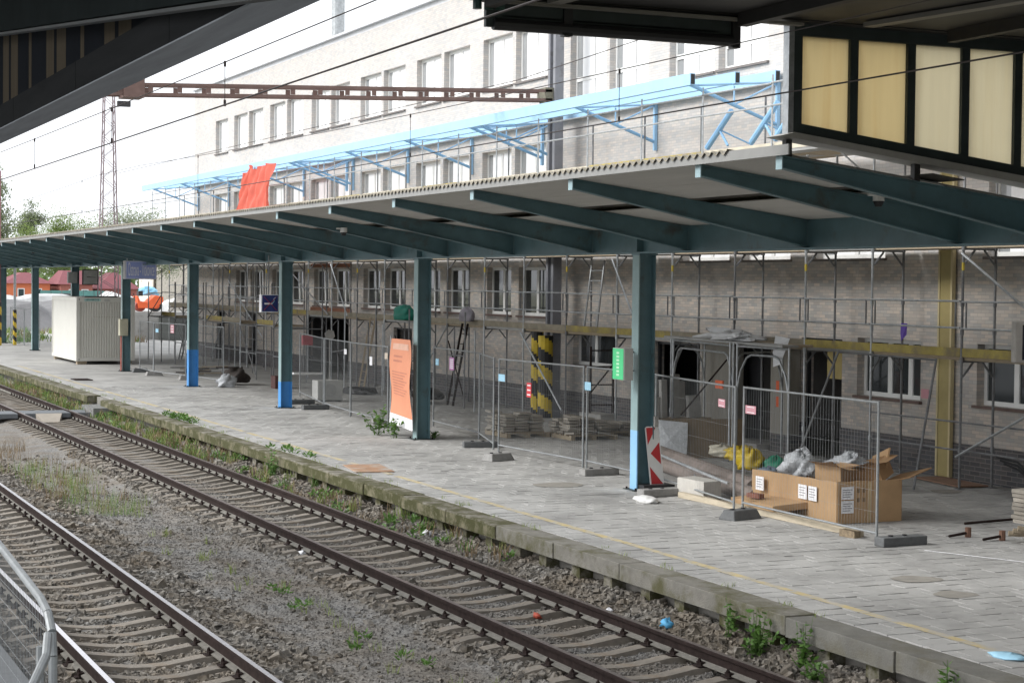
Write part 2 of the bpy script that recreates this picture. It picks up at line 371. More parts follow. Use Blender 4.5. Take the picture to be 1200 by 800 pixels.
# ------------------------------------------------------------------ the two tracks
def rail_track(yc, x0, x1, label, headmat, xfar):
    t = thing('railway_track', label, 'railway track', ((x0+x1)/2, yc, -.2))
    prof = [(-.072, -.172), (.072, -.172), (.072, -.160), (.012, -.142), (.009, -.05), (.034, -.038), (.036, -.006), (.030, 0), (-.030, 0), (-.036, -.006), (-.034, -.038), (-.009, -.05), (-.012, -.142), (-.072, -.160)]
    for s in (-1, 1):
        y = yc+s*G
        r = MB().prism([(y+a, b) for a, b in prof], x0, xfar, 'x').build('rail', RUST, t)
        MB().box(xfar, x0, y-.029, y+.029, .0006, .0022).build('running_surface', headmat, r)
        for q in (-1, 1):
            MB().prism([(y+q*.0725, -.171), (y+q*.0725, -.158), (y+q*.0140, -.1395), (y+q*.0128, -.132), (y+q*.0108, -.132), (y+q*.0115, -.15)], x0, xfar, 'x').build('dusty_rail_foot', FOOT_GR, r)
    st = [(-1.22, -.235), (-1.05, -.195), (-.92, -.182), (-.58, -.182), (-.42, -.205), (-.2, -.236), (0, -.243), (.2, -.236), (.42, -.205), (.58, -.182), (.92, -.182), (1.05, -.195), (1.22, -.235)]
    P = []; F = []
    for y, z in st: P += [(-.13, y, -.42), (-.092, y, z), (.092, y, z), (.13, y, -.42)]
    for i in range(len(st)-1):
        for k in range(3): F.append((i*4+k, i*4+k+1, i*4+4+k+1, i*4+4+k))
    F += [(3, 2, 1, 0), tuple(range(len(P)-4, len(P)))]
    F = [tuple(reversed(f)) for f in F]
    sl = MB().add(P, F); first = None; cl0 = None
    n = 0; x = math.floor(x0/.6)*.6-.3
    far = MB()
    while x > xfar:
        if x > x1:
            if first is None:
                first = sl.build('sleeper', SLEEPER); first.parent = t; o = first
            else: o = inst(first, t)
            o.matrix_parent_inverse = wmat(t).inverted()
            o.location = (x+random.uniform(-.015, .015), yc, random.uniform(-.012, .004)); o.rotation_euler = (0, 0, random.uniform(-.008, .008))
            for s in (-1, 1):
                if cl0 is None:
                    cb = MB()
                    cb.box(-.075, .075, -.135, .135, -.185, -.1725)
                    for q in (-1, 1):
                        cb.box(-.05, .05, q*.068-.028, q*.068+.028, -.1725, -.135).tube((0, q*.085, -.175), (0, q*.085, -.098), .013, 6).tube((0, q*.085, -.135), (0, q*.085, -.112), .022, 6)
                    cl0 = cb.build('rail_clip', RUST); cl0.parent = t; k = cl0
                else: k = inst(cl0, t)
                k.matrix_parent_inverse = wmat(t).inverted(); k.location = (x, yc+s*G, random.uniform(-.003, .003))
        else:
            far.box(x-.1, x+.1, yc-1.2, yc-.45, -.3, -.19).box(x-.1, x+.1, yc-.45, yc+.45, -.3, -.235).box(x-.1, x+.1, yc+.45, yc+1.2, -.3, -.19)
        x -= .6
    if far.v: stuff(far.build('far_sleepers', SLEEPER, t))
    return t
rail_track(Y1, -6, -42, 'near railway track with bright polished rail heads, next to the wire fence corner', RAILTOP, -150)
rail_track(Y2, -9, -66, 'far railway track with dull brown rails running along the platform edge', RAILDULL, -170)

# service crossing across the far track
t = thing('track_crossing', 'dark rubber crossing plank laid across the far track with a pale ramp wedge', 'crossing', (-54, 9.1, -.1))
GREYR = M('grey_rubber_plank', (.13, .14, .15), .7, var=.2)
for a, b in ((6.3, Y2-G-.09), (Y2-G+.09, Y2+G-.09), (Y2+G+.09, 10.7)):
    MB().box(-55.4, -54.2, a, b, -.16, -.012).build('plank', GREYR, t, bevel=.02)
MB().add([(-54.19, 8.7, -.02), (-54.19, 9.45, -.02), (-53.75, 9.3, -.24), (-53.75, 8.85, -.24), (-54.19, 8.7, -.25), (-54.19, 9.45, -.25)],
         [(0, 3, 2, 1), (0, 4, 3), (1, 2, 5)]).build('ramp_wedge', M('pale_wedge', (.36, .32, .27), .8, var=.12), t)
MB().box(-55.7, -53.9, 10.3, 10.95, -.35, .12).build('end_step', KERB if 'KERB' in globals() else CONC_D, t)

# ------------------------------------------------------------------ far platform
pf = MB()
pf.prism([(11.0, -.6), (60, -.6), (60, .268), (11.0, .268)], -8, -300, 'x')
platform = struct(pf.build('platform', M('paving_bed', (.21, .20, .18), .95, var=.3, scale=4)))
KERB = M('kerb_concrete', (.205, .19, .155), .9, var=.25, scale=3.5, bump=.45, bscale=45, col2=(.065, .062, .022), c2=(.42, .56), s2=2.4)
KERB_C = M('clean_kerb_concrete', (.165, .16, .142), .88, var=.22, scale=3.5, bump=.35, bscale=45, col2=(.13, .12, .085), c2=(.48, .66), s2=2.2)
KERB_M = M('partly_mossy_kerb', (.195, .185, .16), .88, var=.22, scale=3.5, bump=.4, bscale=45, col2=(.085, .08, .035), c2=(.47, .66), s2=2.0)
KFACE = M('mossy_kerb_face', (.16, .145, .09), .95, var=.35, scale=5, bump=.5, bscale=40, col2=(.055, .055, .015), c2=(.40, .52), s2=3.2)
x = -9.0; i = 0
while x > -120:
    dz = random.uniform(-.006, .006); dy = random.uniform(-.012, .012)
    if abs(x+55) > 1.4:
        MB().box(x-1.985, x, YE+dy, 11.12, .085+dz, ZP+dz-.004).build('kerb_slab', KERB_C if x > -16.5 else KERB_M if x > -24.5 else KERB, platform, bevel=.008)
        if x < -24.5: MB().box(x-1.98, x-.005, YE+dy-.012, YE+dy-.001, .10+dz, ZP+dz-.03).build('moss_growth', KFACE, platform)
    for k in (.45, 1.4):
        xx = x-k+random.uniform(-.06, .06)
        if xx > -48: MB().obox((xx, YE+.28, -.13), (.10, .01, 0), (-.01, .22, 0), (.0, .0, .213)).build('kerb_support', KERB, platform)
    x -= 2.0; i += 1
# paving: slabs of 0.3 m laid in staggered rows
def tile_mat():
    m = bpy.data.materials.new('paving_concrete'); m.use_nodes = True
    N, L = m.node_tree.nodes, m.node_tree.links; bs = N['Principled BSDF']; bs.inputs['Roughness'].default_value = .8
    at_ = N.new('ShaderNodeAttribute'); at_.attribute_name = 'tint'; oi = N.new('ShaderNodeObjectInfo')
    ad = N.new('ShaderNodeMath'); ad.operation = 'ADD'; L.new(at_.outputs['Fac'], ad.inputs[0]); L.new(oi.outputs['Random'], ad.inputs[1])
    fr = N.new('ShaderNodeMath'); fr.operation = 'FRACT'; L.new(ad.outputs[0], fr.inputs[0])
    rp = N.new('ShaderNodeValToRGB'); e = rp.color_ramp.elements
    e[0].color = (.375, .37, .355, 1); e[1].color = (.41, .405, .39, 1)
    L.new(fr.outputs[0], rp.inputs[0])
    geo = N.new('ShaderNodeNewGeometry')
    nz = N.new('ShaderNodeTexNoise'); nz.inputs['Scale'].default_value = .7; nz.inputs['Detail'].default_value = 9; nz.inputs['Roughness'].default_value = .7
    L.new(geo.outputs['Position'], nz.inputs['Vector'])
    mr = N.new('ShaderNodeMapRange'); mr.inputs['From Min'].default_value = .40; mr.inputs['From Max'].default_value = .70
    mr.inputs['To Min'].default_value = 1.06; mr.inputs['To Max'].default_value = .58; L.new(nz.outputs['Fac'], mr.inputs['Value'])
    cb = N.new('ShaderNodeCombineColor'); 
    for i in range(3): L.new(mr.outputs[0], cb.inputs[i])
    mm = N.new('ShaderNodeMix'); mm.data_type = 'RGBA'; mm.blend_type = 'MULTIPLY'; mm.inputs[0].default_value = 1
    L.new(rp.outputs[0], mm.inputs[6]); L.new(cb.outputs[0], mm.inputs[7])
    L.new(mm.outputs[2], bs.inputs['Base Color'])
    nb = N.new('ShaderNodeTexNoise'); nb.inputs['Scale'].default_value = 30; L.new(geo.outputs['Position'], nb.inputs['Vector'])
    bp = N.new('ShaderNodeBump'); bp.inputs['Strength'].default_value = .25; bp.inputs['Distance'].default_value = .01
    L.new(nb.outputs['Fac'], bp.inputs['Height']); L.new(bp.outputs[0], bs.inputs['Normal'])
    MATS['tile'] = m; return m
TILE = tile_mat()
tiles = []; row = 0; x = -10.0
S = .3
while x > -62:
    y = 11.13-(S/2 if row % 2 else 0)
    while y < 21.4:
        y0 = max(y, 11.13)
        if y+S-y0 > .1: tiles.append((x-S/2, (y0+y+S)/2, (y+S-y0)))
        y += S
    x -= S; row += 1
def seen(tx, ty):      # rough view wedge of the paving, for choosing the slabs that show largest
    d = math.hypot(tx, ty); ang = math.degrees(math.atan2(ty, -tx))
    return 12 < ang < 39.5 and d > 17.5
def dist(t): return math.hypot(t[0], t[1])
vis = sorted([t for t in tiles if seen(t[0], t[1]) and abs(t[2]-S) < .01], key=dist)[:300]
vs_ = set(vis)
tm = MB(); tm.add([(-.146, -.146, -.03), (.146, -.146, -.03), (.146, .146, -.03), (-.146, .146, -.03), (-.143, -.143, 0), (.143, -.143, 0), (.143, .143, 0), (-.143, .143, 0)],
                  [(4, 5, 6, 7), (0, 1, 5, 4), (1, 2, 6, 5), (2, 3, 7, 6), (3, 0, 4, 7)])
t0 = None
for tx, ty, w in vis:
    if t0 is None: t0 = tm.build('paving_slab', TILE, platform); o = t0
    else: o = inst(t0, platform)
    o.location = (tx, ty, ZP+random.uniform(-.005, .002)); o.rotation_euler = (random.gauss(0, .006), random.gauss(0, .008), random.gauss(0, .006))
V, F, T = [], [], []
for tt in tiles:
    if tt in vs_: continue
    tx, ty, w = tt; h = .146; hw = w/2-.004; n = len(V); z = ZP+random.uniform(-.005, .002)
    a, b = random.gauss(0, .006), random.gauss(0, .008)
    for q in ((-h, -hw, -.03), (h, -hw, -.03), (h, hw, -.03), (-h, hw, -.03), (-h+.003, -hw+.003, 0), (h-.003, -hw+.003, 0), (h-.003, hw-.003, 0), (-h+.003, hw-.003, 0)):
        V.append((tx+q[0], ty+q[1], z+q[2]+q[0]*b+q[1]*a))
    F += [(n+4, n+5, n+6, n+7), (n, n+1, n+5, n+4), (n+1, n+2, n+6, n+5), (n+2, n+3, n+7, n+6), (n+3, n, n+4, n+7)]; T += [random.random()]*5
o = np_mesh('paving_slabs', np.array(V), np.array(F), TILE, platform); stuff(o)
at_ = o.data.attributes.new('tint', 'FLOAT', 'FACE'); at_.data.foreach_set('value', T)
MB().quad((-62, 11.13, ZP-.004), (-62, 60, ZP-.004), (-300, 60, ZP-.004), (-300, 11.13, ZP-.004)).build('far_paving', TILE, platform)
# the worn yellow safety line
YL = M('worn_yellow_line', (.50, .41, .22), .8, var=.15, scale=5, col2=(.39, .385, .37), c2=(.42, .62), s2=3.2)
x = -10.0
while x > -75:
    l = random.uniform(1.5, 3.0)
    MB().box(x-l, x, 11.60+random.uniform(-.01, .01), 11.72, ZP+.0035, ZP+.006).build('safety_line', YL, platform)
    x -= l+(.01 if x > -24 else random.choice((0.01, .01, .35)))
# patched and lifted slabs, inspection plates
PATCH = M('cement_patch', (.27, .255, .225), .9, var=.2, scale=3, bump=.3)
def blob(cx, cy, rx, ry, z, n=14, rot=0.):
    P = [(cx, cy, z)]
    for i in range(n):
        a = 6.283*i/n; r = random.uniform(.8, 1.1); u, v = rx*r*math.cos(a), ry*r*math.sin(a)
        P.append((cx+u*math.cos(rot)-v*math.sin(rot), cy+u*math.sin(rot)+v*math.cos(rot), z))
    return MB().add(P, [(0, 1+i, 1+(i+1) % n) for i in range(n)])
for cx, cy, rx, ry in ((-18.6, 13.6, .28, .32), (-17.5, 13.35, .25, .3), (-29.6, 13.9, .45, .5), (-26.5, 20.0, .3, .35)):
    blob(cx, cy, rx, ry, ZP+.0045).build('mortar_patch', PATCH, platform)
one('steel_plate', MB().obox((-33.3, 11.6, ZP+.014), (.7, -.1, 0), (.06, .36, 0), (0, 0, .008)),
    M('rusty_plate', (.40, .24, .15), .7, .2, var=.25, scale=3, col2=(.42, .38, .33), c2=(.5, .65), s2=2),
    'flat rusty orange steel plate lying near the platform edge', 'steel plate')
one('drain_cover', MB().obox((-66.0, 12.2, ZP+.012), (.55, 0, 0), (0, .3, 0), (0, 0, .01)), RUST,
    'thin dark steel cover set in the platform by the crossing', 'drain cover')

# near platform (where the camera's stair stands)
npf = MB().prism([(-30, -.6), (2.62, -.6), (2.62, .30), (-30, .30)], 6, -220, 'x')
struct(npf.build('near_platform', M('asphalt', (.115, .12, .125), .9, var=.2, scale=8, bump=.3, bscale=90)))
# ------------------------------------------------------------------ platform canopy
canopy = thing('platform_canopy', 'long teal steel platform canopy with cantilever ribs over the far platform', 'canopy', (-60, 14.8, ZP))
XC0, CSP = -28.5803, 10.8341
XEND = -118.
# columns: H sections, flanges facing the track and the building
def column(x, blue_z, blue):
    Y0 = 14.80                                   # face of the flange towards the track
    c = MB().box(x-.125, x+.125, Y0+.308, Y0+.33, ZP, 4.43)
    col = c.build('column', TEAL, canopy)
    MB().box(x-.125, x+.125, Y0, Y0+.022, ZP, 4.43).build('front_flange', TEAL_LIT, col)
    MB().box(x-.006, x+.006, Y0+.023, Y0+.307, ZP, 4.43).build('web', TEAL, col)
    MB().box(x-.22, x+.22, Y0-.09, Y0+.42, ZP, ZP+.016).build('base_plate', DARKG, col)
    for sx in (-1, 1):
        for yy in (Y0-.04, Y0+.37): MB().tube((x+sx*.17, yy, ZP+.016), (x+sx*.17, yy, ZP+.05), .018, 6).build('bolt', RUST, col)
    if blue_z:
        b = MB().box(x-.1265, x+.1265, Y0-.0015, Y0+.0235, ZP+.016, blue_z)
        if x < -40: b.box(x-.1265, x+.1265, Y0+.3065, Y0+.3315, ZP+.016, blue_z).box(x-.0075, x+.0075, Y0+.024, Y0+.306, ZP+.016, blue_z)
        b.build('blue_paint_band', blue, col)
    cp = MB().box(x-.15, x+.15, Y0-.01, Y0+.35, 4.40, 4.428).build('cap_plate', TEAL, col)
    for sx in (-1, 1): MB().tube((x+sx*.11, Y0+.16, 4.37), (x+sx*.11, Y0+.16, 4.40), .02, 6).build('bolt', TEAL, cp)
    return col
for k in range(9):
    column(XC0+.125-CSP*k, {0: 1.35, 2: 1.05, 3: 1.55}.get(k), LBLUE_D if k == 0 else BLUE)
# main girder
g_ = MB()
g_.box(XEND, -9, 14.936, 14.964, 4.455, 4.93).box(XEND, -9, 14.80, 15.10, 4.43, 4.4545).box(XEND, -9, 14.80, 15.10, 4.9305, 4.955)
gd = g_.build('girder', TEAL, canopy)
x = XC0+.125+5.417*2
while x > XEND:
    MB().box(x-.006, x+.006, 14.81, 14.935, 4.456, 4.929).build('stiffener', TEAL, gd); x -= 10.8341
# ribs
def ribz(y, top):      # sloping towards the girder
    t = (y-11.06)/(14.65-11.06)
    return (5.35+(4.90-5.35)*t) if top else (5.21+(4.50-5.21)*t)
def rib_mesh():
    m = MB()
    YR1 = 14.93
    pt = [(11.06, ribz(11.06, 0)), (YR1, 4.462), (YR1, ribz(YR1, 1)), (11.06, ribz(11.06, 1))]
    m.prism(pt, -.007, .007, 'x')
    for top in (0, 1):
        z0, z1 = ribz(11.06, top), (ribz(YR1, 1) if top else 4.462); s = .016 if not top else -.016
        m.prism([(11.06, z0), (YR1, z1), (YR1, z1+s), (11.06, z0+s)], -.065, -.0072, 'x')
        m.prism([(11.06, z0), (YR1, z1), (YR1, z1+s), (11.06, z0+s)], .0072, .065, 'x')
    return m
rb = rib_mesh(); r0 = None; tip0 = None
xsr = [-17.79]+[-19.6377-CSP/3*i for i in range(27)]
for x in xsr:
    if r0 is None:
        r0 = rb.build('rib', TEAL, canopy); o = r0
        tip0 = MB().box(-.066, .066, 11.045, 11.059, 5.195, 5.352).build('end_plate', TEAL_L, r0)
        o.location.x = x
    else:
        o = inst(r0, canopy); o.location.x = x
        inst(tip0, o)
# roof: grey soffit lining in two strips with a dark gap, corrugated sheets on top, fascia
def rz(y): return 5.352+(4.905-5.352)*(y-11.06)/(14.65-11.06)
def strip(name, ya, yb, dz, mat, xa=XEND, xb=-17.5, th=.012):
    return MB().prism([(ya, rz(ya)+dz), (yb, rz(yb)+dz), (yb, rz(yb)+dz+th), (ya, rz(ya)+dz+th)], xa, xb, 'x').build(name, mat, canopy)
xs_ = sorted(xsr+[XEND])
for xa, xb in zip(xs_[:-1], xs_[1:]):
    if xb-xa < .5: continue
    for ya, yb in ((11.03, 12.05), (12.06, 12.92), (13.38, 14.92)):
        strip('soffit_panel', ya, yb, .004, SOFFIT, xa+.004, xb-.004)
nw = int((118-18.8)/.177); PW = []; FW = []
for i in range(nw*6+1):
    x = -18.8-i*.177/6; w = .026*math.cos(i*math.pi/3)
    for y in (10.96, 12.9, 15.0): PW.append((x, y, rz(y)+.125+w-(.03 if y < 11 else 0)))
    for y in (10.96,): PW.append((x, y, rz(y)+.125+w-.018-.03))
for i in range(nw*6):
    a = i*4; b = a+4
    FW += [(a, a+1, b+1, b), (a+1, a+2, b+2, b+1), (a+3, a, b, b+3)]
sh = MB().add(PW, FW).build('corrugated_roof', ETERN, canopy, smooth=True)
MB().prism([(10.985, 5.345), (11.01, 5.345), (11.01, 5.462), (10.985, 5.462)], XEND, -17.5, 'x').build('fascia', FASC, canopy)
MB().prism([(11.012, 5.44), (11.3, rz(11.3)+.03), (14.8, rz(14.8)+.03), (14.8, rz(14.8)+.045), (11.3, rz(11.3)+.045), (11.012, 5.455)], -18.8, -17.86, 'x').build('flat_roof_sheet', FASC, canopy)
# gaps in the lining are filled by a flat dark sheet below the roof
strip('dark_lining_gap', 12.92, 13.38, .07, M('dark_sheet', (.06, .055, .045), .9, var=.3))
# rear wing towards the building
MB().prism([(15.11, 4.94), (19.2, 5.25), (19.2, 5.28), (15.11, 4.97)], XEND, -22, 'x').build('rear_roof_wing', SOFFIT, canopy)
# ------------------------------------------------------------------ building
bld = thing('station_building', 'pale tiled multi-storey station building with paired white windows behind the scaffolding', 'building', (-50, YW, ZP))
holes = []; wins = []
def win(x0, x1, z0, z1, kind): holes.append((x0, x1, z0, z1)); wins.append((x0, x1, z0, z1, kind))
pairs = [-51.47, -57.15, -62.86, -68.7, -74.45, -80.15]
for s in pairs:
    for a, b in ((0, 2.2), (2.45, 4.62)):
        win(s+a, s+b, 9.69, 11.2, 'up'); win(s+a, s+b, 5.95, 7.82, 'up')
    for a, b in ((.47, 2.28), (2.82, 4.76)): win(s+a, s+b, 2.97, 4.36, 'low')
win(-83.39, -81.2, 9.69, 11.2, 'up'); win(-83.39, -81.2, 5.95, 7.82, 'up')
for s in (-45.33, -39.7):
    for a, b in ((0, 2.2), (2.38, 4.55)): win(s+a, s+b, 8.87, 11.6, 'tall')
for a, b in ((-38.9, -36.7), (-36.1, -34.1), (-33.1, -30.6), (-27.4, -25.2), (-24.7, -22.5)): win(a, b, 4.47, 5.9, 'up')
win(-44.94, -42.42, 1.72, 2.66, 'ground'); win(-31.51, -29.37, 1.69, 2.86, 'ground3'); win(-27.65, -25.45, 1.73, 2.86, 'ground')
win(-24.0, -21.8, 1.73, 2.86, 'ground')
doors = [(-40.33, -38.0, ZP, 2.5), (-36.25, -34.8, ZP, 2.55), (-33.59, -32.06, ZP, 2.8), (-69.3, -64.0, ZP, 2.55), (-59.2, -57.4, ZP, 2.35), (-77.5, -76.2, ZP, 2.5), (-83.0, -81.6, ZP, 2.5)]
holes += doors
BX0, BX1, BZ1 = -87.4, -6., 12.78
def facade(zlo, zhi, mat, name, y):
    xs = sorted({BX0, BX1, *[h[0] for h in holes], *[h[1] for h in holes]})
    zs = sorted({zlo, zhi, *[z for h in holes for z in h[2:] if zlo < z < zhi]})
    m = MB()
    for z0, z1 in zip(zs[:-1], zs[1:]):
        run = None
        for x0, x1 in zip(xs[:-1], xs[1:]):
            cx, cz = (x0+x1)/2, (z0+z1)/2
            hole = any(h[0] < cx < h[1] and h[2] < cz < h[3] for h in holes)
            if not hole: run = (run[0], x1) if run else (x0, x1)
            if hole or x1 == xs[-1]:
                if run: m.quad((run[0], y, z0), (run[1], y, z0), (run[1], y, z1), (run[0], y, z1))
                run = None
    for a, b, c, d in holes:        # reveals
        c2, d2 = max(c, zlo), min(d, zhi)
        if d2 <= c2: continue
        D = y+.30
        m.quad((a, y, c2), (a, y, d2), (a, D, d2), (a, D, c2)); m.quad((b, y, d2), (b, y, c2), (b, D, c2), (b, D, d2))
        if d2 == d: m.quad((a, y, d), (b, y, d), (b, D, d), (a, D, d))
        if c2 == c and c > ZP+.01: m.quad((b, y, c), (a, y, c), (a, D, c), (b, D, c))
    return m.build(name, mat, bld)
facade(4.42, BZ1, WALL, 'upper_wall', YW); facade(.98, 4.42, WALL_L, 'wall', YW); facade(ZP-.1, .98, PLINTH, 'plinth', YW-.03)
MB().box(BX0, BX1, YW+.001, YW+.1, BZ1, BZ1+.16).box(BX0-.12, BX1, YW-.14, YW+.3, BZ1+.16, BZ1+.24).build('parapet', M('parapet_flashing', (.55, .56, .58), .5, 0., var=.1), bld)
MB().box(BX0, BX1, YW+.31, YW+12, BZ1-.3, BZ1).box(BX0, BX0+.3, YW+.31, YW+12, ZP, BZ1-.31).box(BX0+.31, BX1, YW+11.7, YW+12, ZP, BZ1-.31).build('shell', WALL, bld)
MB().box(BX0+.3, BX1, YW+3.0, YW+3.2, ZP, BZ1-.3).build('inner_wall', M('dark_interior', (.10, .095, .09), .9), bld)
# pale strip of stone between the window groups and round the windows
MB().tube((-71.6, YW+2, BZ1), (-71.6, YW+2, BZ1+6), .27, 16).build('chimney_pipe', GALV, bld)
SILL = M('window_sill', (.16, .14, .13), .6, var=.2); RWOOD = M('brown_sill_tiles', (.15, .10, .085), .7, var=.25)
SKY_REFL = M('white_sky_reflection', (.88, .88, .88), .6, var=.03)  # white sheets before the upper panes stand for sky mirrored in glass
def window(x0, x1, z0, z1, kind):
    y = YW+.17; f = MB(); fw = .085
    f.box(x0, x1, y, y+.07, z0, z0+fw).box(x0, x1, y, y+.07, z1-fw, z1).box(x0, x0+fw, y, y+.07, z0+fw, z1-fw).box(x1-fw, x1, y, y+.07, z0+fw, z1-fw)
    mx = [x0+(x1-x0)*.5] if kind != 'ground3' else [x0+(x1-x0)*.42, x0+(x1-x0)*.74]
    if kind == 'ground': mx = [x0+(x1-x0)*.42]
    zt = z0+.55 if kind == 'tall' else None
    for m_ in mx: f.box(m_-.07, m_+.07, y, y+.07, z0+fw, z1-fw)
    if zt: f.box(x0+fw, x1-fw, y-.004, y+.074, zt-.06, zt+.06)
    w = f.build('window', WHITE, bld)
    ed = [x0+fw]+[v for m_ in mx for v in (m_-.07, m_+.07)]+[x1-fw]
    for a, b in zip(ed[::2], ed[1::2]):
        segs = [(z0+fw, z1-fw)] if not zt else [(z0+fw, zt-.06), (zt+.06, z1-fw)]
        for c, d in segs:
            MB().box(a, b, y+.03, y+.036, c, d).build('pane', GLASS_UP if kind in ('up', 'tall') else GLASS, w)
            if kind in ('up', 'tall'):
                MB().box(a+(b-a)*(.34 if a < (x0+x1)/2 else .03), b, y+.012, y+.022, c, d).build('sky_reflection', SKY_REFL, w)
    MB().box(x0-.06, x1+.06, YW-.07, YW+.166, z0-.055, z0-.003).build('sill', SILL if kind in ('up', 'tall') else RWOOD, w)
for w_ in wins: window(*w_)
DOORB = M('dark_door_leaf', (.025, .025, .028), .45, var=.2)
for i, (a, b, c, d) in enumerate(doors):
    dm = MB(); dm.box(a, a+.07, YW+.12, YW+.2, c, d).box(b-.07, b, YW+.12, YW+.2, c, d).box(a+.07, b-.07, YW+.12, YW+.2, d-.07, d)
    dr = dm.build('door_frame', DOORB, bld)
    if i in (1, 5): MB().box(a+.08, (a+b)/2-.02, YW+.2, YW+.25, c, d-.08).build('door_leaf', DOORB, dr)
MB().box(-33.0, -32.08, YW+.26, YW+.3, 1.95, 2.62).build('yellow_panel', M('ochre_panel', (.42, .33, .13), .7, var=.1), bld)
PORCH = M('porch_render', (.30, .285, .25), .85, var=.12, scale=2, stretch=(3, 3, .5), col2=(.26, .24, .2), c2=(.5, .7), s2=1.5)
MB().box(-37.38, -35.95, YW-.30, YW-.031, .70, 2.52).build('porch_pier', PORCH, bld)
MB().box(-34.35, -33.60, YW-.30, YW-.031, .70, 2.52).build('porch_pier', PORCH, bld)
MB().box(-37.38, -35.95, YW-.29, YW-.031, ZP, .698).build('porch_base', PLINTH, bld); MB().box(-34.35, -33.60, YW-.29, YW-.031, ZP, .698).build('porch_base', PLINTH, bld)
MB().box(-37.9, -33.5, YW-.5, YW-.031, 2.56, 2.66).build('porch_slab', PORCH, bld)
MB().box(-35.9, -34.4, YW-.6, YW+.3, ZP, ZP+.14).build('door_step', CONC, bld); MB().box(-40.5, -38.02, YW-.5, YW+.3, ZP, ZP+.14).build('door_step', CONC, bld)
# orange paint marks on the pier
for zc, h in ((1.75, .16), (1.42, .14)): MB().box(-34.12, -34.0, YW-.303, YW-.3005, zc-h, zc+h*.6).build('paint_mark', ORANGE, bld)
# lintel board, brown surround of the projecting windows
MB().box(-68.5, -63.7, YW-.06, YW-.001, 2.72, 2.9).box(-68.5, -63.7, YW-.06, YW-.001, 4.42, 4.56).build('brown_lintel', M('brown_lintel', (.24, .10, .055), .8, var=.2), bld)
# dark band under the upper sills: left to the shade of deck and wing
# ochre cover strip running up the facade
t = thing('cable_cover_strip', 'tall ochre yellow strip with pale edges running up the facade', 'cover strip', (-28.5, 21.35, ZP))
MB().box(-28.66, -28.34, 21.40, 21.46, ZP+.02, 6.3).build('strip', M('ochre_strip', (.38, .31, .13), .7, var=.1), t)
for xx in (-28.69, -28.31): MB().box(xx-.028, xx+.028, 21.385, 21.465, ZP+.02, 6.3).build('edge_strip', M('pale_ochre', (.55, .47, .27), .7, var=.1), t)
# ------------------------------------------------------------------ blue awning on the facade
aw = thing('facade_awning', 'light blue steel awning with tubular brackets high on the station facade', 'awning', (-60, YW, 8.2))
AX0, AX1 = -88.5, -34.5
for y, z, nm in ((19.25, 8.27, 'front_purlin'), (20.35, 8.36, 'middle_purlin'), (21.36, 8.45, 'rear_purlin')):
    MB().box(AX0, AX1, y-.06, y+.06, z-.12, z+.13).build(nm, LBLUE, aw)
    MB().box(AX1+.001, AX1+.012, y-.045, y+.045, z-.10, z+.11).build('open_tube_end', BLACK, aw)
for xb in (-34.63, -40.3, -46.3, -47.0, -52.2, -57.8, -63.5, -64.2, -69.5, -75.2, -80.8, -86.4):
    b = MB(); b.tube((xb, 19.2, 8.19), (xb, 21.4, 7.42), .042, 8); b.build('bracket_tube', LBLUE_D, aw)
    MB().tube((xb, 19.25, 8.15), (xb, 21.4, 8.33), .028, 6).tube((xb, 20.35, 8.2), (xb, 20.35, 7.8), .02, 6).tube((xb, 20.4, 7.82), (xb, 21.4, 8.3), .022, 6).build('bracing', LBLUE, aw)
    MB().box(xb-.04, xb+.04, 21.41, 21.49, 7.2, 8.36).build('wall_post', LBLUE, aw)
for i, (xa, za, xb, zb) in enumerate(((-35.95, 6.95, -34.9, 7.69), (-34.05, 6.95, -33.02, 7.71), (-33.1, 6.95, -32.45, 7.45))):
    m = MB().tube((xa, 20.45, za), (xb, 20.45, zb), .065, 8).tube(((xa+xb)/2, 20.45, (za+zb)/2), ((xa+xb)/2+.3, 20.5, 6.95), .03, 6).tube(((xa+xb)/2, 20.45, (za+zb)/2), ((xa+xb)/2+.35, 21.1, 6.98), .02, 6)
    one('loose_bracket', m, LBLUE_D, ['leftmost loose blue tube bracket leaning on the upper scaffold deck', 'middle loose blue tube bracket leaning on the upper scaffold deck', 'rightmost loose blue tube bracket leaning beside the yellow screen'][i], 'bracket', 'loose blue brackets on the scaffold')
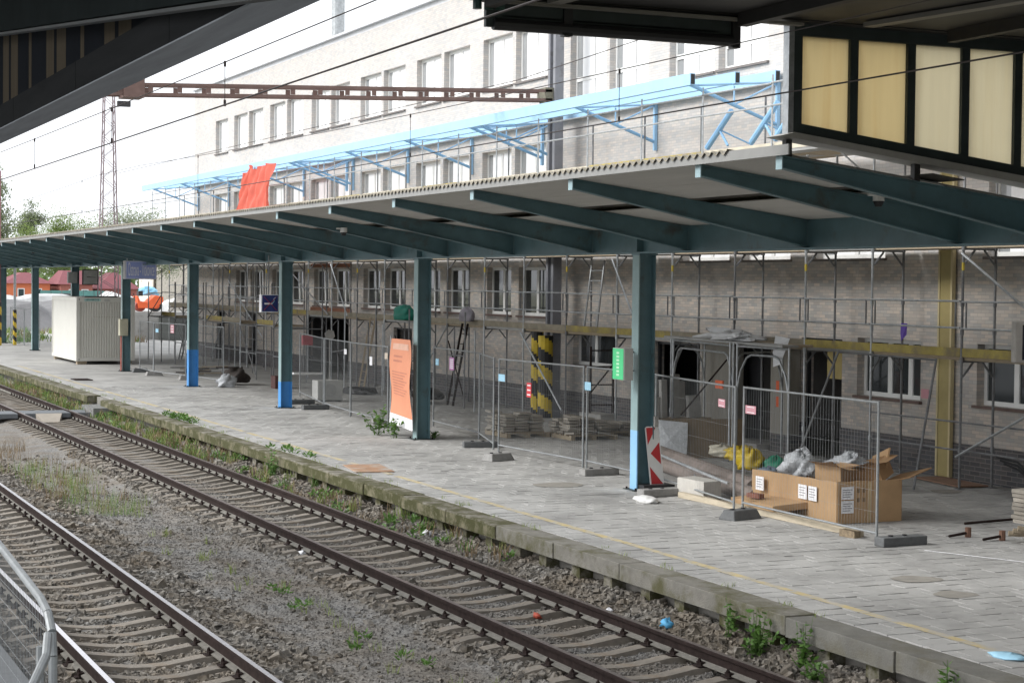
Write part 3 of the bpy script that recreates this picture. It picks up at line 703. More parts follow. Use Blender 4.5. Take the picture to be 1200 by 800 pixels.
# ------------------------------------------------------------------ scaffolding along the facade
sc = thing('scaffolding', 'galvanised tube scaffolding with yellow-edged decks along the station facade', 'scaffolding', (-55, 20.8, ZP))
SX = [-21.2, -24.0, -26.7, -29.47, -31.8, -34.61, -37.43, -40.24, -43.13, -45.85, -48.62, -51.5, -54.3, -57.1, -59.9, -62.7, -65.5, -68.3, -71.1, -73.9, -76.7, -79.5, -82.3, -85.1, -87.9]
YF, YR = 20.42, 21.13
YTAPE = M('yellow_tape', (.55, .42, .05), .6)
for k, x in enumerate(SX):
    for y, top in ((YF, 6.6), (YR, 8.0)):
        m = MB().tube((x, y, ZP+.05), (x, y, top), .0242, 8)
        for z in (1.0, 2.6, 3.1, 3.6, 4.6): m.tube((x, y, z-.045), (x, y, z+.045), .036, 8)
        m.tube((x, y, ZP+.008), (x, y, ZP+.3), .019, 6)
        s_ = m.build('standard', GALV_D if y == YR or k % 3 == 2 else GALV, sc, smooth=False)
        MB().box(x-.075, x+.075, y-.075, y+.075, ZP, ZP+.01).build('base_plate', GALV_D, s_)
        if y == YF and k % 2 == 0: MB().tube((x, y, 4.2), (x, y, 4.34), .0265, 8).build('marker_tape', YTAPE, s_)
    # top bracket reaching out to the upper deck
    MB().tube((x, 19.57, 6.45), (x, 19.57, 8.12), .022, 6).build('guard_post', GALV, sc)
    MB().tube((x, 19.55, 6.5), (x, YF, 6.5), .02, 6).tube((x, 19.6, 6.48), (x, YF, 5.9), .018, 6).build('bracket', GALV, sc)
    for zt in (2.58, 4.58):
        tr_ = MB().tube((x, YF, zt), (x, YR, zt), .02, 6).build('transom', GALV_D, sc)
        for ya, yb in ((YF+.03, YF+.25), (YR-.03, YR-.25)): MB().tube((x, ya, zt-.27), (x, yb, zt-.02), .02, 6).build('knee_brace', GALV_D, tr_)
PALE = M('pale_toe_board', (.46, .42, .33), .8, var=.2, scale=3)
TOED = M('grey_toe_board', (.26, .23, .17), .85, var=.25, scale=3)
ALU = M('alu_deck', (.30, .30, .29), .5, .4, var=.2)
for k, (xa, xb) in enumerate(zip(SX[:-1], SX[1:])):
    a, b = xb+.03, xa-.03
    for z in (3.17, 3.65):
        MB().tube((a, YF-.03, z+random.uniform(-.012, .012)), (b, YF-.03, z+random.uniform(-.012, .012)), .019, 6).build('guard_rail', GALV, sc)
    for xx in (a+.12, b-.12): MB().box(xx-.012, xx+.012, YF-.045, YF-.02, 3.18, 3.64).build('guard_strut', GALV_D, sc)
    for z in (7.5, 7.96):
        MB().tube((a-.03, 19.55, z), (b+.03, 19.55, z+random.uniform(-.02, .02)), .019, 6).build('guard_rail', GALV, sc)
    for z, ya, yb in ((2.6, YF+.04, YR-.03), (4.6, YF+.04, 21.38), (6.55, 19.62, 21.30)):
        n = 2 if z < 4 else 3 if z < 6 else 4
        for j in range(n):
            y0 = ya+(yb-ya)*j/n; y1 = ya+(yb-ya)*(j+1)/n-.012
            MB().box(a, b, y0, y1, z, z+.055).build('deck_board', WOOD if (k+j) % 3 else ALU, sc)
    MB().box(a, b, YF-.015, YF+.012, 2.665, 2.82).build('toe_board', (YTOE if k in (2, 1, 3, 7, 6, 16) else TOED), sc)
    MB().box(a, b, 19.6, 19.618, 6.61, 6.76).build('toe_board', YTOE if k in (5, 6, 10, 13, 18, 21) else PALE, sc)
    if k in (1, 2, 9, 12, 15, 18, 21):     # ledgers near the ground
        for z in (1.0, 1.5): MB().tube((a, YF, z), (b, YF, z), .019, 6).build('ledger', GALV_D, sc)
for xa, za, xb, zb, y in ((-26.59, 4.5, -24.2, 3.2, 20.3), (-26.66, .89, -24.1, 2.05, 20.3), (-45.9, 2.55, -43.2, .6, 20.35), (-51.4, 2.55, -54.2, .5, 20.35), (-68.3, 4.5, -62.9, 2.7, 20.35), (-40.3, 4.5, -39.2, 3.2, 20.3), (-76.7, 3.9, -71.3, 1.6, 20.35), (-79.4, .5, -76.9, 2.5, 20.3), (-62.5, 4.5, -60.6, 2.7, 20.3)):
    MB().tube((xa, y, za), (xb, y, zb), .024, 8).build('diagonal_brace', GALV, sc)
# portal frames for walking through, in front of the doors
pt = thing('portal_scaffold', 'row of low portal frames with curved corners carrying a deck before the dark doors', 'scaffolding', (-35, 19.5, ZP))
for (xa, ya, xb, yb) in ((-36.3, 19.85, -36.9, 21.0), (-32.6, 19.15, -33.4, 20.9), (-32.55, 19.2, -36.2, 19.8), (-30.6, 19.3, -32.4, 19.2)):
    A = Vector((xa, ya, 0)); B = Vector((xb, yb, 0)); d = (B-A).normalized()
    zz = 2.52
    m = MB().path([A+Vector((0, 0, ZP+.02)), A+Vector((0, 0, zz+.2))], .024, 8)
    m.path([A+Vector((0, 0, 1.75)), A+d*.12+Vector((0, 0, 2.15)), A+d*.34+Vector((0, 0, 2.44)), A+d*.5+Vector((0, 0, 2.5)), B-d*.5+Vector((0, 0, 2.5)), B-d*.34+Vector((0, 0, 2.44)), B-d*.12+Vector((0, 0, 2.15)), B+Vector((0, 0, 1.75))], .022, 8)
    m.path([B+Vector((0, 0, ZP+.02)), B+Vector((0, 0, zz+.2))], .024, 8)
    m.path([A+Vector((0, 0, 2.66)), B+Vector((0, 0, 2.66))], .022, 8)
    m.build('portal_frame', GALV, pt)
    for C in (A, B): MB().box(C.x-.07, C.x+.07, C.y-.07, C.y+.07, ZP, ZP+.012).build('base_plate', GALV_D, pt)
MB().bar((-30.4, 19.2, 2.72), (-36.6, 19.95, 2.72), .34, .05).build('deck_board', ALU, pt)
MB().bar((-30.5, 19.6, 2.72), (-36.7, 20.33, 2.72), .34, .05).build('deck_board', WOOD, pt)
MB().tube((-33.0, 19.3, 2.35), (-35.9, 19.85, 1.0), .02, 6).build('diagonal_brace', RUST, pt)
MB().box(-33.35, -33.05, 19.24, 19.27, 1.75, 1.92).build('orange_tag', ORANGE, pt)
tw = thing('scaffold_tower', 'dense free-standing scaffold frames in front of the far left part of the facade', 'scaffolding', (-74, 18.8, ZP))
TX = [-60.6, -62.4, -64.6, -66.8, -69.4, -72.0, -74.6, -77.2, -79.8, -82.4]
for k, x in enumerate(TX):
    for y in (18.2, 19.4):
        m = MB().tube((x, y, ZP), (x, y, 4.4-.6*(k % 2)), .024, 7)
        for z in (1.2, 2.3, 3.3): m.tube((x, y, z-.04), (x, y, z+.04), .036, 7)
        m.build('standard', GALV_D if (k+int(y)) % 3 else GALV, tw)
    MB().tube((x, 18.2, 2.25), (x, 19.4, 2.25), .02, 6).build('transom', GALV_D, tw)
for k, (xa, xb) in enumerate(zip(TX[:-1], TX[1:])):
    for z in (1.25, 2.25, 3.3): MB().tube((xa, 18.2, z+.05*(k % 2)), (xb, 18.2, z+.05*(k % 2)), .019, 6).build('ledger', GALV if (k+int(z)) % 2 else GALV_D, tw)
    if k % 2 == 0: MB().tube((xa, 18.17, ZP+.2 if k % 4 else 3.2), (xb, 18.17, 2.2), .022, 6).build('diagonal_brace', GALV_D, tw)
    if k in (1, 3, 4, 7): MB().box(xb+.05, xa-.05, 18.25, 19.3, 2.28, 2.34).build('deck_board', WOOD, tw); MB().box(xb+.05, xa-.05, 18.2, 18.23, 2.35, 2.5).build('toe_board', YTOE if k != 3 else TOED, tw)
for k in range(11):      # loose props standing under the deck
    x = -47.2-1.27*k; y = 19.55+.2*(k % 3)
    MB().tube((x, y, ZP), (x+.05*(k % 2), y, 2.56+.5*(k % 2)), .024, 7).tube((x, y, 1.3), (x, y, 1.42), .034, 7).build('prop', GALV_D if k % 3 else GALV, tw)
    if k % 2: MB().tube((x, y, 1.6+.2*(k % 3)), (x-1.27, y, 1.5+.3*(k % 3)), .018, 6).build('ledger', GALV_D, tw)
    if k % 4 == 1: MB().tube((x, y, ZP+.3), (x-1.25, y, 2.2), .02, 6).build('diagonal_brace', RUST, tw)
# ladders
def ladder(name, p0, p1, w, n, mat, label):
    A = Vector(p0); B = Vector(p1); s = Vector((w/2, 0, 0))
    m = MB().bar(A-s, B-s, .03, .06).bar(A+s, B+s, .03, .06)
    for i in range(1, n): 
        c = A+(B-A)*i/n; m.tube(c-s, c+s, .014, 6)
    return one('ladder', m, mat, label, 'ladder')
ladder('ladder', (-42.0, 20.55, 2.66), (-42.25, 20.9, 4.5), .72, 7, GALV, 'pale aluminium ladder standing on the scaffold deck left of the green box column')
ladder('ladder', (-49.9, 19.9, ZP), (-49.9, 20.35, 2.7), .42, 8, RUST, 'dark ladder climbing to the deck behind the pallets of stone')
ladder('ladder', (-82.2, 19.6, ZP), (-82.0, 20.3, 3.9), .5, 12, GALV_D, 'tall dark ladder at the far end of the scaffolding')
ladder('ladder', (-58.2, 20.0, ZP), (-57.9, 20.3, 2.7), .5, 8, WOOD, 'wooden ladder behind the orange banner')
# ------------------------------------------------------------------ overhead line gantry and wires
gt = thing('catenary_gantry', 'grey steel mast by the facade carrying a brown ladder-like gantry beam over the tracks', 'gantry', (-45.0, 20.9, ZP))
MASTG = M('mast_grey_paint', (.22, .225, .245), .55, .2, var=.12, col2=(.10, .08, .07), c2=(.58, .75), s2=2)
MB().box(-45.12, -45.0, 20.74, 20.99, ZP, 13.2).box(-44.80, -44.66, 20.74, 20.99, ZP, 13.2).box(-45.0, -44.80, 20.82, 20.90, ZP, 13.2).build('mast', MASTG, gt)
s_ = MB()
BRN = M('gantry_brown_paint', (.16, .10, .085), .6, .2, var=.2)
def bz(y): return 8.67+(9.07-8.67)*(y-9.73)/(20.63-9.73)
for dx in (-.22, .22):
    for dz in (-.035, -.275):
        MB().bar((-45+dx, -2, bz(-2)+dz), (-45+dx, 20.7, bz(20.7)+dz), .06, .07).build('chord', BRN, gt)
y = -1.6
while y < 20.6:
    MB().bar((-45.22, y, bz(y)-.232), (-45.22, y, bz(y)-.078), .12, .02, up=(1, 0, 0)).build('batten', BRN, gt)
    MB().bar((-44.78, y, bz(y)-.232), (-44.78, y, bz(y)-.078), .12, .02, up=(1, 0, 0)).build('batten', BRN, gt); y += .72
MB().box(-45.35, -44.65, 9.25, 9.75, 8.3, 8.78).build('junction_box', BRN, gt)
MB().box(-45.3, -44.75, 20.5, 20.735, 8.78, 9.12).box(-45.25, -44.8, 20.55, 20.733, 8.55, 8.78).build('mast_bracket', M('greenish_steel', (.16, .15, .11), .7, var=.3), gt)
# black and yellow guard round the mast foot
gu = thing('mast_guard', 'black and yellow striped guard posts round the foot of the grey mast', 'mast guard', (-45, 20.6, ZP))
def striped(name, x, y, r, z0, z1, pitch, parent, n=12, mats=None):
    m = MB(); nz_ = int((z1-z0)/.06)
    for i in range(nz_):
        za = z0+(z1-z0)*i/nz_; zb = z0+(z1-z0)*(i+1)/nz_
        for k in range(n):
            a0, a1 = 6.283*k/n, 6.283*(k+1)/n
            ph = ((za+zb)/2/pitch+k/n) % 1
            m.add([(x+r*math.cos(a0), y+r*math.sin(a0), za), (x+r*math.cos(a1), y+r*math.sin(a1), za), (x+r*math.cos(a1), y+r*math.sin(a1), zb), (x+r*math.cos(a0), y+r*math.sin(a0), zb)], [(0, 1, 2, 3)], 1 if ph < .5 else 0)
    m.add([(x+r*math.cos(6.283*k/n), y+r*math.sin(6.283*k/n), z1) for k in range(n)], [tuple(range(n))])
    return m.build(name, mats or [YEL, BLK], parent)
striped('guard_post', -45.32, 20.6, .17, ZP, 2.6, .75, gu); striped('guard_post', -44.75, 20.58, .2, ZP, 2.5, .8, gu)
# wires: messenger, contact wire and droppers over each track
WIRE = M('copper_wire_patina', (.055, .045, .042), .6, .3, var=.1)
for yc, zc, zm, lab, dr in ((4.31, 5.47, 5.86, 'overhead contact wire with messenger wire above the near track', (-16.4, -21.5, -27)), (9.05, 5.65, 6.2, 'overhead contact wire with messenger wire above the far track', (-17.84, -24.3, -36.5, -49))):
    w = thing('overhead_wire', lab, 'wire', (-30, yc, zc))
    MB().path([(6, yc-.1, zc), (-45, yc+.1, zc), (-120, yc-.1, zc), (-260, yc, zc)], .0075, 6).build('contact_wire', WIRE, w)
    pts = []
    for i in range(0, 41):
        x = 8-i*5.; ph = ((x+45)/60) % 1; pts.append((x, yc, zm+.35*(2*ph-1)**2*(1 if yc > 5 else .4)))
    MB().path(pts, .0055, 5).build('messenger_wire', WIRE, w)
    for x in dr:
        ph = ((x+45)/60) % 1; zt = zm+.35*(2*ph-1)**2*(1 if yc > 5 else .4)
        MB().tube((x, yc, zc), (x, yc, zt), .004, 4).box(x-.008, x+.008, yc-.01, yc+.01, zc-.008, zc+.05).box(x-.008, x+.008, yc-.01, yc+.01, zt-.04, zt+.012).build('dropper', WIRE, w)
one('feeder_cable', MB().path([(-6, 15.5, 9.2), (-45, 19.8, 9.3), (-100, 20.3, 9.6)], .012, 5), WIRE, 'thin cable slung past the grey mast in front of the upper windows', 'cable')
# ------------------------------------------------------------------ yellow glazed screen and dark cross roof
XS = -17.79
scn = thing('glazed_screen', 'dark framed screen of yellowed translucent panels above the canopy end', 'screen', (XS, 13, 5.3))
YPAN = M('yellowed_polycarbonate', (.75, .665, .47), .5, var=.03, scale=1.5, stretch=(2, 9, .5), col2=(.66, .52, .30), c2=(.48, .9), s2=.5, trans=.85)
YPAN2 = M('paler_polycarbonate', (.78, .735, .60), .5, var=.03, scale=1.5, stretch=(2, 9, .5), col2=(.70, .62, .44), c2=(.5, .95), s2=.5, trans=.85)
ms_ = [11.25, 12.0, 12.79, 13.56, 14.33, 15.1, 15.87, 16.64]
def sb(y): return 5.70+(5.32-5.70)*(y-11.25)/(14.41-11.25)
for a, b in zip(ms_[:-1], ms_[1:]):
    MB().prism([(a+.05, sb(a)-.01), (b-.05, sb(b)-.01), (b-.05, 6.72), (a+.05, 6.72)], XS-.004, XS+.004, 'x').build('panel', YPAN if a < 12.7 else YPAN2, scn)
for y in ms_: MB().prism([(y-.055, sb(y)-.06), (y+.055, sb(y)-.06), (y+.055, 6.83), (y-.055, 6.83)], XS-.05, XS+.05, 'x').build('mullion', DARKG, scn)
MB().prism([(11.19, sb(11.19)-.1), (16.8, sb(16.8)-.1), (16.8, sb(16.8)+.02), (11.19, sb(11.19)+.02)], XS-.056, XS+.056, 'x').build('bottom_rail', DARKG, scn)
MB().prism([(11.19, 6.70), (16.8, 6.70), (16.8, 6.835), (11.19, 6.835)], XS-.057, XS+.057, 'x').build('top_rail', DARKG, scn)
MB().box(XS-.06, XS+.06, 11.12, 11.19, 5.58, 6.83).build('end_post', GALV, scn)
MB().prism([(10.98, sb(10.98)-.17), (16.9, sb(16.9)-.21), (16.9, sb(16.9)-.105), (11.15, sb(11.15)-.105)], XS-.2, XS+.16, 'x').build('gutter_sill', M('grey_gutter', (.34, .33, .30), .6, var=.15), scn)
for y in (11.15, 12.9, 14.6): MB().box(XS-.04, XS+.04, y-.04, y+.04, ribz(y, 1), sb(y)-.18).build('stub_post', DARK, scn)
xr = thing('cross_roof', 'dark underside of the roof crossing above the tracks at the top of the picture', 'roof', (-12, 10, 6.85))
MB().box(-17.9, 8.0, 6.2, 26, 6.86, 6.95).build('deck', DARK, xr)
MB().box(-9.2, -9.0, 12.6, 24, ZP, 6.855).build('added_light_blocker', WALL_L, xr)  # unseen wall added to block low light from the right
for k in range(3): MB().box(-9.22, -9.201, 13.6+3.4*k, 15.4+3.4*k, 1.4, 3.2).build('blocker_pane', GLASS, xr)  # panes dressing the added light-blocking wall
MB().box(-17.95, -17.6, 4.6, 26, 6.845, 7.35).build('edge_beam', DARK, xr)
for y in (4.7, 7.4, 10.4, 13.2, 16, 19): MB().box(-17.55, -4.0, y-.06, y+.06, 6.72, 6.858).build('cross_joist', M('grey_brown_joist', (.035, .033, .03), .7, var=.2), xr)
MB().bar((-17.5, 8.1, 6.82), (-14.9, 8.3, 6.82), .16, .05).build('diagonal_member', M('pale_flat_steel', (.22, .21, .185), .7, var=.15), xr)
MB().bar((-17.4, 11.95, 6.82), (-15.0, 12.3, 6.82), .16, .05).build('diagonal_member', MATS['pale_flat_steel'], xr)
MB().bar((-17.6, 7.35, 6.80), (-17.6, 11.2, 6.80), .10, .03).build('edge_strip', MATS['pale_flat_steel'], xr)
MB().box(-17.76, -17.70, 7.42, 10.42, 6.55, 6.84).build('cable_tray_side', DARKG, xr)
gut = MB().tube((-17.7, 7.5, 6.58), (-17.7, 10.35, 6.58), .065, 10); gut.build('hanging_pipe', BLACK, xr)
for i in range(4): MB().box(-17.72-.03*i, -17.70-.03*i, 7.6, 10.2, 6.66+.02*i, 6.675+.02*i).build('louvre', DARKG, xr)
for y in (8.35, 10.4): MB().box(-17.76, -17.66, y-.05, y+.05, 6.5, 6.86).build('pipe_hanger', BLACK, xr)
for k in range(3): MB().tube((-17.7, 7.32+k*.13, 6.72), (-17.7, 7.32+k*.13, 6.83), .05, 8).build('insulator', M('green_glass_insulator', (.05, .10, .085), .3), xr)
# near stair roof, top left; shade of the enclosed stair put into dark colours
nr = thing('stair_roof_fascia', 'dark grey fascia beam and panelled side of the nearer stair roof, top left', 'roof fascia', (-12, 2.1, 5))
NG = M('shaded_fascia_paint', (.02, .021, .022), .95, spec=.05, var=.2, scale=2, stretch=(.3, 4, 4))
for k in range(11):
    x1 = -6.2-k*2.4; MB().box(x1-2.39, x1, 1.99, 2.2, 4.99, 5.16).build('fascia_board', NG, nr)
MB().box(-32, -6.2, 2.14, 2.2, 5.161, 5.3).build('rear_board', DARK, nr)
PB = M('brown_screen_panel', (.085, .07, .05), .95, spec=.05, var=.15, stretch=(6, 6, .4), scale=3)
MB().box(-32, -6.2, 1.985, 2.205, 4.982, 4.9895).build('lit_soffit_strip', M('lit_soffit_grey', (.30, .32, .35), .8, var=.15, stretch=(.3, 4, 4)), nr)  # underside strip lightened: light on the lower face put into its colour
NB = M('black_screen_panel', (.010, .012, .016), .95, spec=.05)
x = -6.0
for k in range(60):
    w = (.34, .10, .30, .62, .12, .5)[k % 6]
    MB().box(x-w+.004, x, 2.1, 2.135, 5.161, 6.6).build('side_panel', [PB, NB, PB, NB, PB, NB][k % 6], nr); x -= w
MB().bar((-6.6, 1.9, 4.925), (-22.0, 1.9, 6.452), .06, .016).build('sloping_trim', M('trim_grey', (.07, .075, .075), .8), nr)
MB().add([(-6.6, 1.86, 4.94), (-22.0, 1.86, 6.467), (-22.0, 1.86, 6.605), (-6.6, 1.86, 6.605), (-6.6, 1.94, 4.94), (-22.0, 1.94, 6.467), (-22.0, 1.94, 6.605), (-6.6, 1.94, 6.605)],
         [(0, 1, 2, 3), (7, 6, 5, 4), (0, 4, 5, 1), (1, 5, 6, 2), (2, 6, 7, 3), (3, 7, 4, 0)]).build('sloping_side', M('shaded_green_board', (.012, .016, .016), .95, var=.2, spec=.05), nr)
MB().box(-32, -6.0, -2, 2.3, 6.61, 6.8).build('roof_deck', DARK, nr)
# ------------------------------------------------------------------ mobile fences
FW_ = 3.4
def fence(p0, p1, label, h=2.0, lean=0., signs=(), grp='mobile fence panels on the platform'):
    A = Vector((p0[0], p0[1], 0)); B = Vector((p1[0], p1[1], 0)); L = (B-A).length; ang = math.atan2(B.y-A.y, B.x-A.x)
    t = thing('mesh_fence', label, 'fence', (0, 0, 0), grp)
    z0 = .06; r = .021
    for x in (0, L): MB().tube((x, lean*(0), 0.02), (x, 0, h), r, 8).build('post', FENCE, t)
    MB().tube((0, 0, h-.02), (L, 0, h-.02), .017, 8).build('top_rail', FENCE, t)
    MB().tube((0, 0, .16), (L, 0, .16), .017, 8).build('bottom_rail', FENCE, t)
    w = MB(); n = int(L/.075)
    for i in range(1, n): w.tube((L*i/n, 0, .16), (L*i/n, 0, h-.02), .0017, 3, cap=False)
    for z in (.45, .75, 1.05, 1.35, 1.65): w.tube((0, 0, z), (L, 0, z), .0017, 3, cap=False)
    w.build('wire_mesh', FENCE, t)
    t.location = (A.x, A.y, ZP); t.rotation_euler = (lean, 0, ang)
    return t
fence((-21.3, 14.9), (-25.05, 14.98), 'rightmost mesh fence panel standing in front of the big cardboard box')
fence((-25.15, 14.88), (-28.95, 15.5), 'mesh fence panel beside the red and white warning board')
fence((-29.05, 15.56), (-32.0, 15.62), 'mesh fence panel just left of the warning board column')
fence((-32.08, 15.58), (-35.7, 15.35), 'mesh fence panel with red pump notice before the mast guard')
fence((-36.1, 15.4), (-38.7, 16.15), 'short angled mesh fence panel in front of the stone pallets')
fence((-38.8, 16.2), (-42.5, 16.5), 'mesh fence panel right behind the orange banner column')
fence((-42.9, 15.45), (-46.1, 15.55), 'mesh fence gate panel that holds the orange banner')
fence((-46.2, 15.6), (-49.4, 15.9), 'mesh fence panel right of the pale grey unit')
fence((-49.5, 15.9), (-54.7, 16.8), 'long mesh fence panel left of the pale grey unit')
fence((-61.6, 16.2), (-65.1, 15.8), 'mesh fence panel left of the bright blue footed column')
fence((-65.2, 15.75), (-68.3, 15.3), 'mesh fence panel with pink notice beside the station name sign')
fence((-68.4, 15.3), (-71.0, 15.35), 'mesh fence panel next to the white container')
fence((-96, 15.6), (-99.6, 15.4), 'distant mesh fence panel between the last two columns')
fence((-99.8, 15.4), (-103.2, 15.2), 'farthest mesh fence panel by the striped post')
# the corner of galvanised fence at lower left, on the near platform
nf = thing('corner_railing', 'galvanised mesh fence corner with rounded tubes on the nearer platform, lower left', 'fence', (-9.8, 1.66, .3))
m = MB(); top = 2.11
pts = [(-13.6, 1.68, 2.30), (-10.15, 1.66, 2.14), (-9.92, 1.66, 2.10), (-9.80, 1.66, 2.02), (-9.77, 1.66, 1.9), (-9.77, 1.66, .32)]
m.path(pts, .024, 10).build('tube_frame', FENCE, nf)
MB().path([(-9.74, 1.63, 2.02), (-9.62, 1.60, 1.93), (-8.6, 1.18, 1.6), (-8.4, 1.12, .32)], .024, 10).build('tube_frame', FENCE, nf)
MB().tube((-9.80, 1.60, 1.95), (-9.80, 1.60, .32), .021, 8).build('post', FENCE, nf)
w = MB()
for i in range(70):
    x = -9.85-i*.053; zt = 2.12+(-9.85-x)*.0465
    w.tube((x, 1.66, .35), (x, 1.66, zt), .0016, 3, cap=False)
for i in range(14): w.tube((-9.8, 1.66, .45+i*.12), (-13.6, 1.66, .45+i*.12+.02), .0014, 3, cap=False)
w.build('wire_mesh', FENCE, nf)
# fence feet
FOOTC = M('recycled_fence_foot', (.115, .12, .122), .8, var=.2, scale=9, bump=.3)
FOOTL = M('worn_concrete_foot', (.27, .265, .255), .9, var=.2, scale=7, bump=.3)
def foot(x, y, a, mat, label, k=0):
    m = MB(); l, w, h = (.38, .11, .13) if k == 0 else (.3, .13, .13)
    if k == 0: m.obox((0, 0, h/2), (w, 0, 0), (0, l, 0), (0, 0, h/2))
    else: m.add([(-.17, -.32, 0), (.17, -.32, 0), (.17, .32, 0), (-.17, .32, 0), (-.11, -.26, .15), (.11, -.26, .15), (.11, .26, .15), (-.11, .26, .15)], [(3, 2, 1, 0), (4, 5, 6, 7), (0, 1, 5, 4), (1, 2, 6, 5), (2, 3, 7, 6), (3, 0, 4, 7)])
    o = m.build('block', mat, bevel=.015); 
    t = thing('weight_block', label, 'weight block', (x, y, ZP), 'fence feet on the platform'); o.parent = t
    s = MB()
    for q in (-.18, .06): s.tube((0, q, .13 if k == 0 else .15), (0, q, .15 if k == 0 else .17), .035, 8)
    c = s.build('socket', BLACK); c.parent = t
    t.rotation_euler = (0, 0, a); return t
foot(-21.15, 15.2, .05, FOOTC, 'long dark grey fence foot at the right end of the fence')
foot(-24.4, 14.55, .3, FOOTC, 'small dark trapezoid fence foot left of the flat cardboard box', 1)
foot(-27.5, 14.8, .1, FOOTL, 'grey fence foot at the base of the red and white warning board')
foot(-30.9, 15.35, .1, FOOTL, 'grey fence foot left of the green box column')
foot(-34.1, 14.65, .35, FOOTL, 'pale trapezoid fence foot with two holes in the middle of the platform', 1)
foot(-36.95, 15.45, -.2, FOOTC, 'dark grey fence foot in front of the stone pallets')
foot(-43.8, 15.75, -.15, FOOTL, 'grey fence foot under the orange banner')
foot(-49.3, 15.6, .0, FOOTC, 'grey fence foot in front of the pale grey unit')
foot(-51.6, 15.9, .0, FOOTC, 'black fence foot right beside the blue footed column')
foot(-65.15, 15.8, .0, FOOTL, 'small fence foot left of the bright blue footed column', 1)
foot(-68.3, 15.3, .0, FOOTL, 'small fence foot in front of the heap of timber', 1)
foot(-70.9, 15.35, .0, FOOTC, 'small fence foot beside the station name column', 1)
# notices on the fences and the facade
def notice(x, y, z, w, h, mat, ang, label, lines=0, mark=None):
    c, s = math.cos(ang), math.sin(ang)
    t = thing('notice', label, 'notice', (x, y, z), 'notices on the fences')
    MB().obox((x, y, z), (c*w/2, s*w/2, 0), (-s*.003, c*.003, 0), (0, 0, h/2)).build('board', mat, t)
    n = Vector((s, -c, 0))
    for i in range(lines):
        zz = z+h*.32-i*h*.64/max(1, lines-1) if lines > 1 else z
        MB().obox(Vector((x, y, zz))+n*.0045, (c*w*.36, s*w*.36, 0), n*.0008, (0, 0, h*.045)).build('print_line', mark or PAPER, t)
    return t
F0 = math.pi+.02
notice(-25.66, 14.93, 2.0, .30, .13, PINK, -.16, 'pink notice with white print left of the double fence post', 2)
notice(-24.78, 14.94, 1.95, .32, .13, PINK, -.02, 'pink notice with white print right of the double fence post', 2)
notice(-31.9, 15.58, 1.92, .28, .16, SKYB, -.02, 'pale blue notice on the fence panel left of the green box')
notice(-40.87, 16.33, 1.95, .36, .30, M('magenta_notice', (.55, .24, .50), .7), -.08, 'magenta notice with print on the fence right of the orange banner', 5)
notice(-42.08, 16.43, 1.94, .26, .16, SKYB, -.08, 'small blue notice on the fence right beside the orange banner column')
notice(-35.5, 15.32, 1.90, .30, .15, SKYB, .06, 'light blue notice on the fence above the stone pallets')
notice(-34.27, 15.40, 1.71, .20, .30, M('red_notice', (.62, .05, .06), .6), .06, 'red and white pump notice in front of the mast guard', 3)
notice(-44.23, 15.46, 1.88, .22, .22, PAPER, -.03, 'white sheet on the fence left of the orange banner')
notice(-46.76, 15.62, 2.02, .30, .14, PAPER, -.09, 'small white sheet on the fence right of the no smoking column')
notice(-42.97, 15.42, 2.06, .24, .15, M('cream_notice', (.60, .52, .42), .7), -.03, 'cream sheet on the fence at the edge of the orange banner')
notice(-66.4, 15.54, 2.1, .34, .30, PINK, .14, 'pink notice on the fence below the orange roller', 3)
notice(-67.9, 15.32, 2.0, .28, .14, SKYB, .14, 'small blue notice on the fence beside the container')
notice(-29.15, YW-.05, 1.85, .24, .18, PINK, .0, 'small pink paper stuck on the facade left of the ochre strip')
# ------------------------------------------------------------------ objects at the right
def sheet_box(x0, x1, y0, y1, z0, z1, th=.012):
    m = MB(); m.box(x0, x1, y0, y0+th, z0, z1).box(x0, x1, y1-th, y1, z0, z1).box(x0, x0+th, y0+th, y1-th, z0, z1).box(x1-th, x1, y0+th, y1-th, z0, z1).box(x0+th, x1-th, y0+th, y1-th, z0, z0+th); return m
def sub(name, mb, mat, parent, **k): return mb.build(name, mat, parent, **k)
INK0 = M('label_ink', (.16, .16, .18), .8)
TAPE = M('packing_tape', (.50, .38, .22), .3)
bx_ = thing('cardboard_box', 'large open cardboard box with white labels in front of the facade window', 'cardboard box', (-25, 16.1, ZP))
# walls with torn, sagging upper rims
def rag(p0, p1, z0, za, zb, n=10, dip=.04, th=.012):
    A = Vector((*p0, 0)); B = Vector((*p1, 0)); nrm = (B-A).cross(Vector((0, 0, 1))).normalized()*th; P = []; F = []
    for i in range(n+1):
        t = i/n; c = A.lerp(B, t)+nrm*.9*math.sin(t*3.14)*.6
        zt = za+(zb-za)*t-dip*random.random()
        P += [(c.x, c.y, z0), (c.x, c.y, zt), (c.x+nrm.x, c.y+nrm.y, zt), (c.x+nrm.x, c.y+nrm.y, z0)]
    for i in range(n):
        a = i*4
        for k in range(4): F.append((a+k, a+(k+1) % 4, a+4+(k+1) % 4, a+4+k))
    F += [(0, 1, 2, 3), (n*4+3, n*4+2, n*4+1, n*4)]
    return MB().add(P, F)
rag((-25.95, 15.70), (-23.36, 15.62), ZP+.005, .90, .95, dip=.02).build('long_side', CARD, bx_)
rag((-23.36, 15.62), (-23.36, 16.78), ZP+.005, .95, .955, dip=.01).build('end_side', CARD, bx_)
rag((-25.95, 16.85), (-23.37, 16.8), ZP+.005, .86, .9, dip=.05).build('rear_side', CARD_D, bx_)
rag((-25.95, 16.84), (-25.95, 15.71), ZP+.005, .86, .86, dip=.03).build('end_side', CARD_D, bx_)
MB().box(-25.93, -23.39, 15.75, 16.78, ZP+.004, ZP+.016).build('bottom', CARD_D, bx_)
